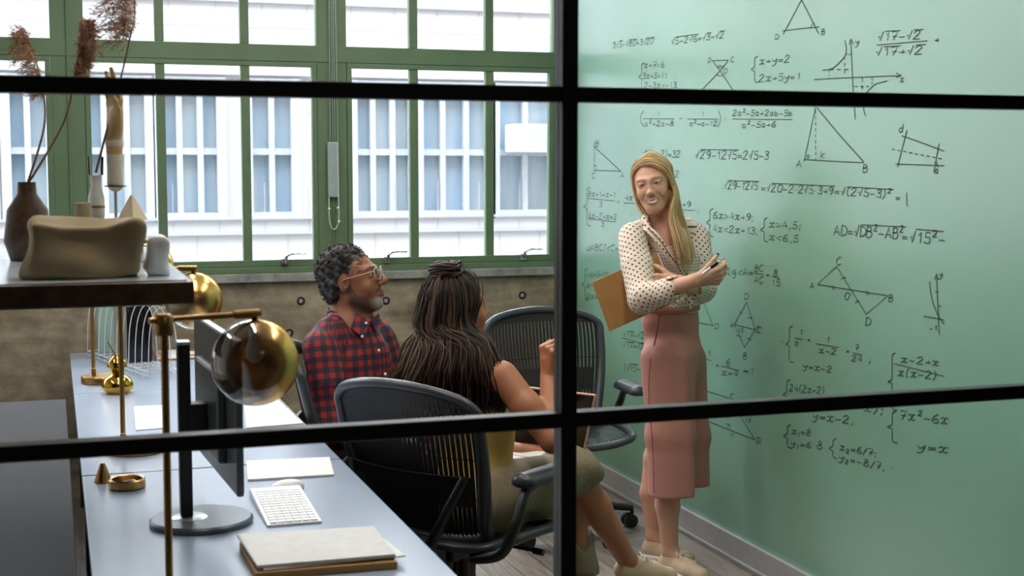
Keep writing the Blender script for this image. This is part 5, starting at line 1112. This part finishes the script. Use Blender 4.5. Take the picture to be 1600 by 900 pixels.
# ---------------- seated woman seen from behind
def seated_woman():
    loc = P(745, 790, 4.5)*V(1, 1, 0)
    root = tag(empty('person', loc), 'person seated with back turned in mustard top and khaki trousers, laptop on lap', 'person')
    fB = dirw(.60, .80); lt = np.cross(fB, UZ); hf = dirw(.80, .52)+UZ*.10; hf /= np.linalg.norm(hf); Rh = frame_of(hf, UZ); ht = P(714, 484, 4.58); sc = .97; HL = lambda *p: Rh@(V(*p)*sc)+ht
    skin = srgb(186, 124, 90)[:3]
    sR, eR, wR = P(785, 588, 4.42), P(864, 688, 4.34), P(857, 590, 4.47); sL, eL, wL = P(676, 582, 4.72), P(745, 690, 4.88), P(812, 705, 4.78)
    hpR, hpL = P(765, 780, 4.42), P(735, 785, 4.62); kA, kB = P(897, 735, 4.72), P(893, 778, 4.80); aA = P(982, 878, 4.93); aB = P(905, 990, 4.78)
    S = SDF(); head(S, Rh, ht, sc, jaw=.95)
    S.cap(HL(0, -.02, -.06), P(722, 556, 4.56), .047, .052, .03); S.cap(P(700, 580, 4.66), P(768, 580, 4.46), .050, .050, .04); S.cap(P(728, 575, 4.56), P(738, 660, 4.54), .085, .088, .05, flat=(lt, 1.35)); S.cap(P(738, 660, 4.54), P(745, 770, 4.52), .085, .10, .05, flat=(lt, 1.3))
    S.chain([sR, (sR+eR)/2, eR], [.050, .047, .040], k=.025); S.chain([eR, eR+(wR-eR)*.35, wR], [.041, .040, .027], k=.015); S.chain([sL, eL, wL], [.048, .038, .026], k=.02)
    hand(S, wR+UZ*.014, UZ*.98-RD*.05, RD*.75+FH*.55, FH, ((1.2, 1.5, .9), (1.25, 1.5, .9), (1.3, 1.5, .9), (1.35, 1.5, .9)), .02, ((.3, .5, .5), .3), .95)
    hand(S, wL+dirw(.5, .3)*.02, dirw(.8, .5)-UZ*.1, -UZ*.9, RD, (.3, .3, .3, .35), .08, sc=.92)
    S.chain([hpR, kA, (kA*.6+aA*.4), aA], [.075, .056, .052, .033], k=.02); S.cap(aA, aA+dirw(.8, .5)*.06-UZ*.035, .034, .026, .02); S.chain([hpL, kB, aB], [.075, .056, .034], k=.02); S.cap(aB, aB+fB*.06-UZ*.03, .034, .026, .02)
    v, q = S.mesh(.0036); st = dict(blush=srgb(196, 116, 92)[:3], lip=srgb(160, 84, 76)[:3], brow=srgb(48, 34, 28)[:3], lash=srgb(36, 26, 24)[:3], eye=srgb(40, 28, 22)[:3], open=.007)
    c = np.tile(np.array(skin), (len(v), 1)); near = np.linalg.norm(v-ht, axis=1) < .17; c[near] = face_cols(v[near], Rh, ht, sc, skin, st)
    np_mesh('body', v-loc, q, 'skin', root, c)
    # sleeveless top
    S = SDF(); S.cap(P(731, 628, 4.55), P(738, 665, 4.54), .094, .096, .05, flat=(lt, 1.36)); S.cap(P(738, 665, 4.54), P(746, 765, 4.53), .096, .108, .05, flat=(lt, 1.3)); S.ell(P(748, 650, 4.60), V(.085, .085, .09), .05)
    cloth(S, 'top', 'mustard', root, loc, .007, (.004, 30, 3), False)
    # cropped trousers
    S = SDF(); S.ell(P(748, 790, 4.52), V(.165, .15, .115), .06); S.chain([hpR, (hpR+kA)/2, kA], [.098, .094, .082], k=.03); dA = (aA-kA)/np.linalg.norm(aA-kA); S.cap(kA, kA+dA*.10, .082, .082, .02)
    S.chain([hpL, (hpL+kB)/2, kB], [.098, .092, .078], k=.03); dB = (aB-kB)/np.linalg.norm(aB-kB); S.cap(kB, kB+dB*.32, .076, .068, .02)
    S.box(kA+dA*.15, V(.12, .10, .12), .001, .003, 1, R=frame_of(dA, FH)); S.box(kB+dB*.38, V(.1, .13, .1), .001, .003, 1, R=frame_of(dB, FH))
    cloth(S, 'trousers', 'khaki', root, loc, .0065, (.009, 38, 6), False)
    tA = dirw(.93, .36)-UZ*.13; tA /= np.linalg.norm(tA); hA = aA-tA*.055-UZ*.075; shoe(root, loc, hA, hA+tA*.26, UZ+tA*.1, 'shoe_cream', sc=.98)
    hB = aB*V(1, 1, 0)-fB*.05; shoe(root, loc, hB, hB+fB*.26, UZ, 'shoe_cream', sc=.98)
    # hair
    dk = [srgb(40, 30, 26)[:3], srgb(58, 42, 34)[:3], srgb(30, 24, 22)[:3], srgb(92, 68, 52)[:3]]
    S = SDF(); S.frame(Rh*sc, ht); E = lambda c_, r, k, sub=0: S.pr.append(['e', S.w(c_), V(*r)*sc, Rh, 0, k, sub, 0, None])
    E((0, -.020, .044), (.084, .101, .088), .02); E((0, -.06, -.05), (.082, .055, .10), .03); E((0, .105, -.03), (.066, .085, .105), .012, 1); S.frame()
    S.chain([HL(0, -.05, -.03), P(708, 550, 4.53), P(704, 605, 4.50)], [.060, .058, .045], k=.04, flat=(RD, 1.3))
    v, q = S.mesh(.005, wob(.004, 60, 2)); hb = np_mesh('hair', v-loc, q, 'hair_strand', root, np.tile(np.array(srgb(34, 26, 23)[:3]), (len(v), 1)))
    gs = []
    rows = [(.080, -.012, 784, 4.44), (.080, -.03, 778, 4.43), (.074, -.05, 765, 4.43), (.045, -.09, 745, 4.42), (.01, -.105, 715, 4.43), (-.03, -.098, 680, 4.45), (-.062, -.07, 650, 4.50), (-.080, -.02, 632, 4.55), (-.078, .02, 622, 4.58)]
    for i, (x, y, px_, d) in enumerate(rows):
        s_ = (px_-705)/80; gs.append([HL(x*.3, y*.3-.02, .128), HL(x*.85, y*.85, .09), HL(x*1.12, y*1.08, .03), HL(x*1.32, y*1.16-.005, -.05), P(706+s_*56, 540, d+.01), P(704+s_*72, 580, d-.02), P(700+s_*84, 615, d), P(694+s_*92, 652-14*abs(s_), d+.02)])
    gs.insert(0, [HL(.015, .03, .130), HL(.055, .055, .098), HL(.088, .028, .035), HL(.092, -.02, -.045)]+gs[0][4:])
    strands('hair_lock', gs, 1600, dk, hb, loc, .0040, (.014, 10), 3, .008, .018, .4)
    strands('hair_lock', gs[5:], 150, [srgb(120, 98, 78)[:3], srgb(98, 78, 62)[:3]], hb, loc-V(0, 0, 0), .0026, (.02, 8), 5, .012, .03, .3)
    bn = MB(); rg = np.random.default_rng(2); cols = []; c0 = HL(.0, -.030, .138)
    for i in range(70):
        a0 = rg.uniform(0, 6.28); rr = rg.uniform(.020, .052); z = rg.uniform(-.020, .026); a = np.linspace(a0, a0+rg.uniform(2.2, 4.5), 14)
        pts = np.stack([np.cos(a)*rr*1.25, np.sin(a)*rr, z+.006*np.sin(a*2+a0)], 1)@Rh.T+c0-loc; bn.tube(pts, .0062*np.sin(np.linspace(.25, 2.9, 14)), 6); cols.append(np.tile(np.array(dk[rg.integers(4)])*rg.uniform(.8, 1.5), (14*6, 1)))
    bn.build('hair_bun', 'hair_strand', hb, True, col=np.concatenate(cols))
    fl_ = dirw(.60, .80); lp = laptop('laptop', 'open laptop on the lap of the person in the mustard top', P(826, 716, 4.72), frame_of(fl_), 'rose', .36, .31, .22, .215)
    office_chair('office_chair', tuple(P(724, 800, 4.5)*V(1, 1, 0)), face_rz(fB), 'black mesh office chair in front, carrying the person in the mustard top', 0., .0172)
seated_woman()
fE = dirw(.33, -.94)
office_chair('office_chair', (2.14, 5.66, 0), face_rz(fE), 'empty black mesh office chair by the green wall', -.03)
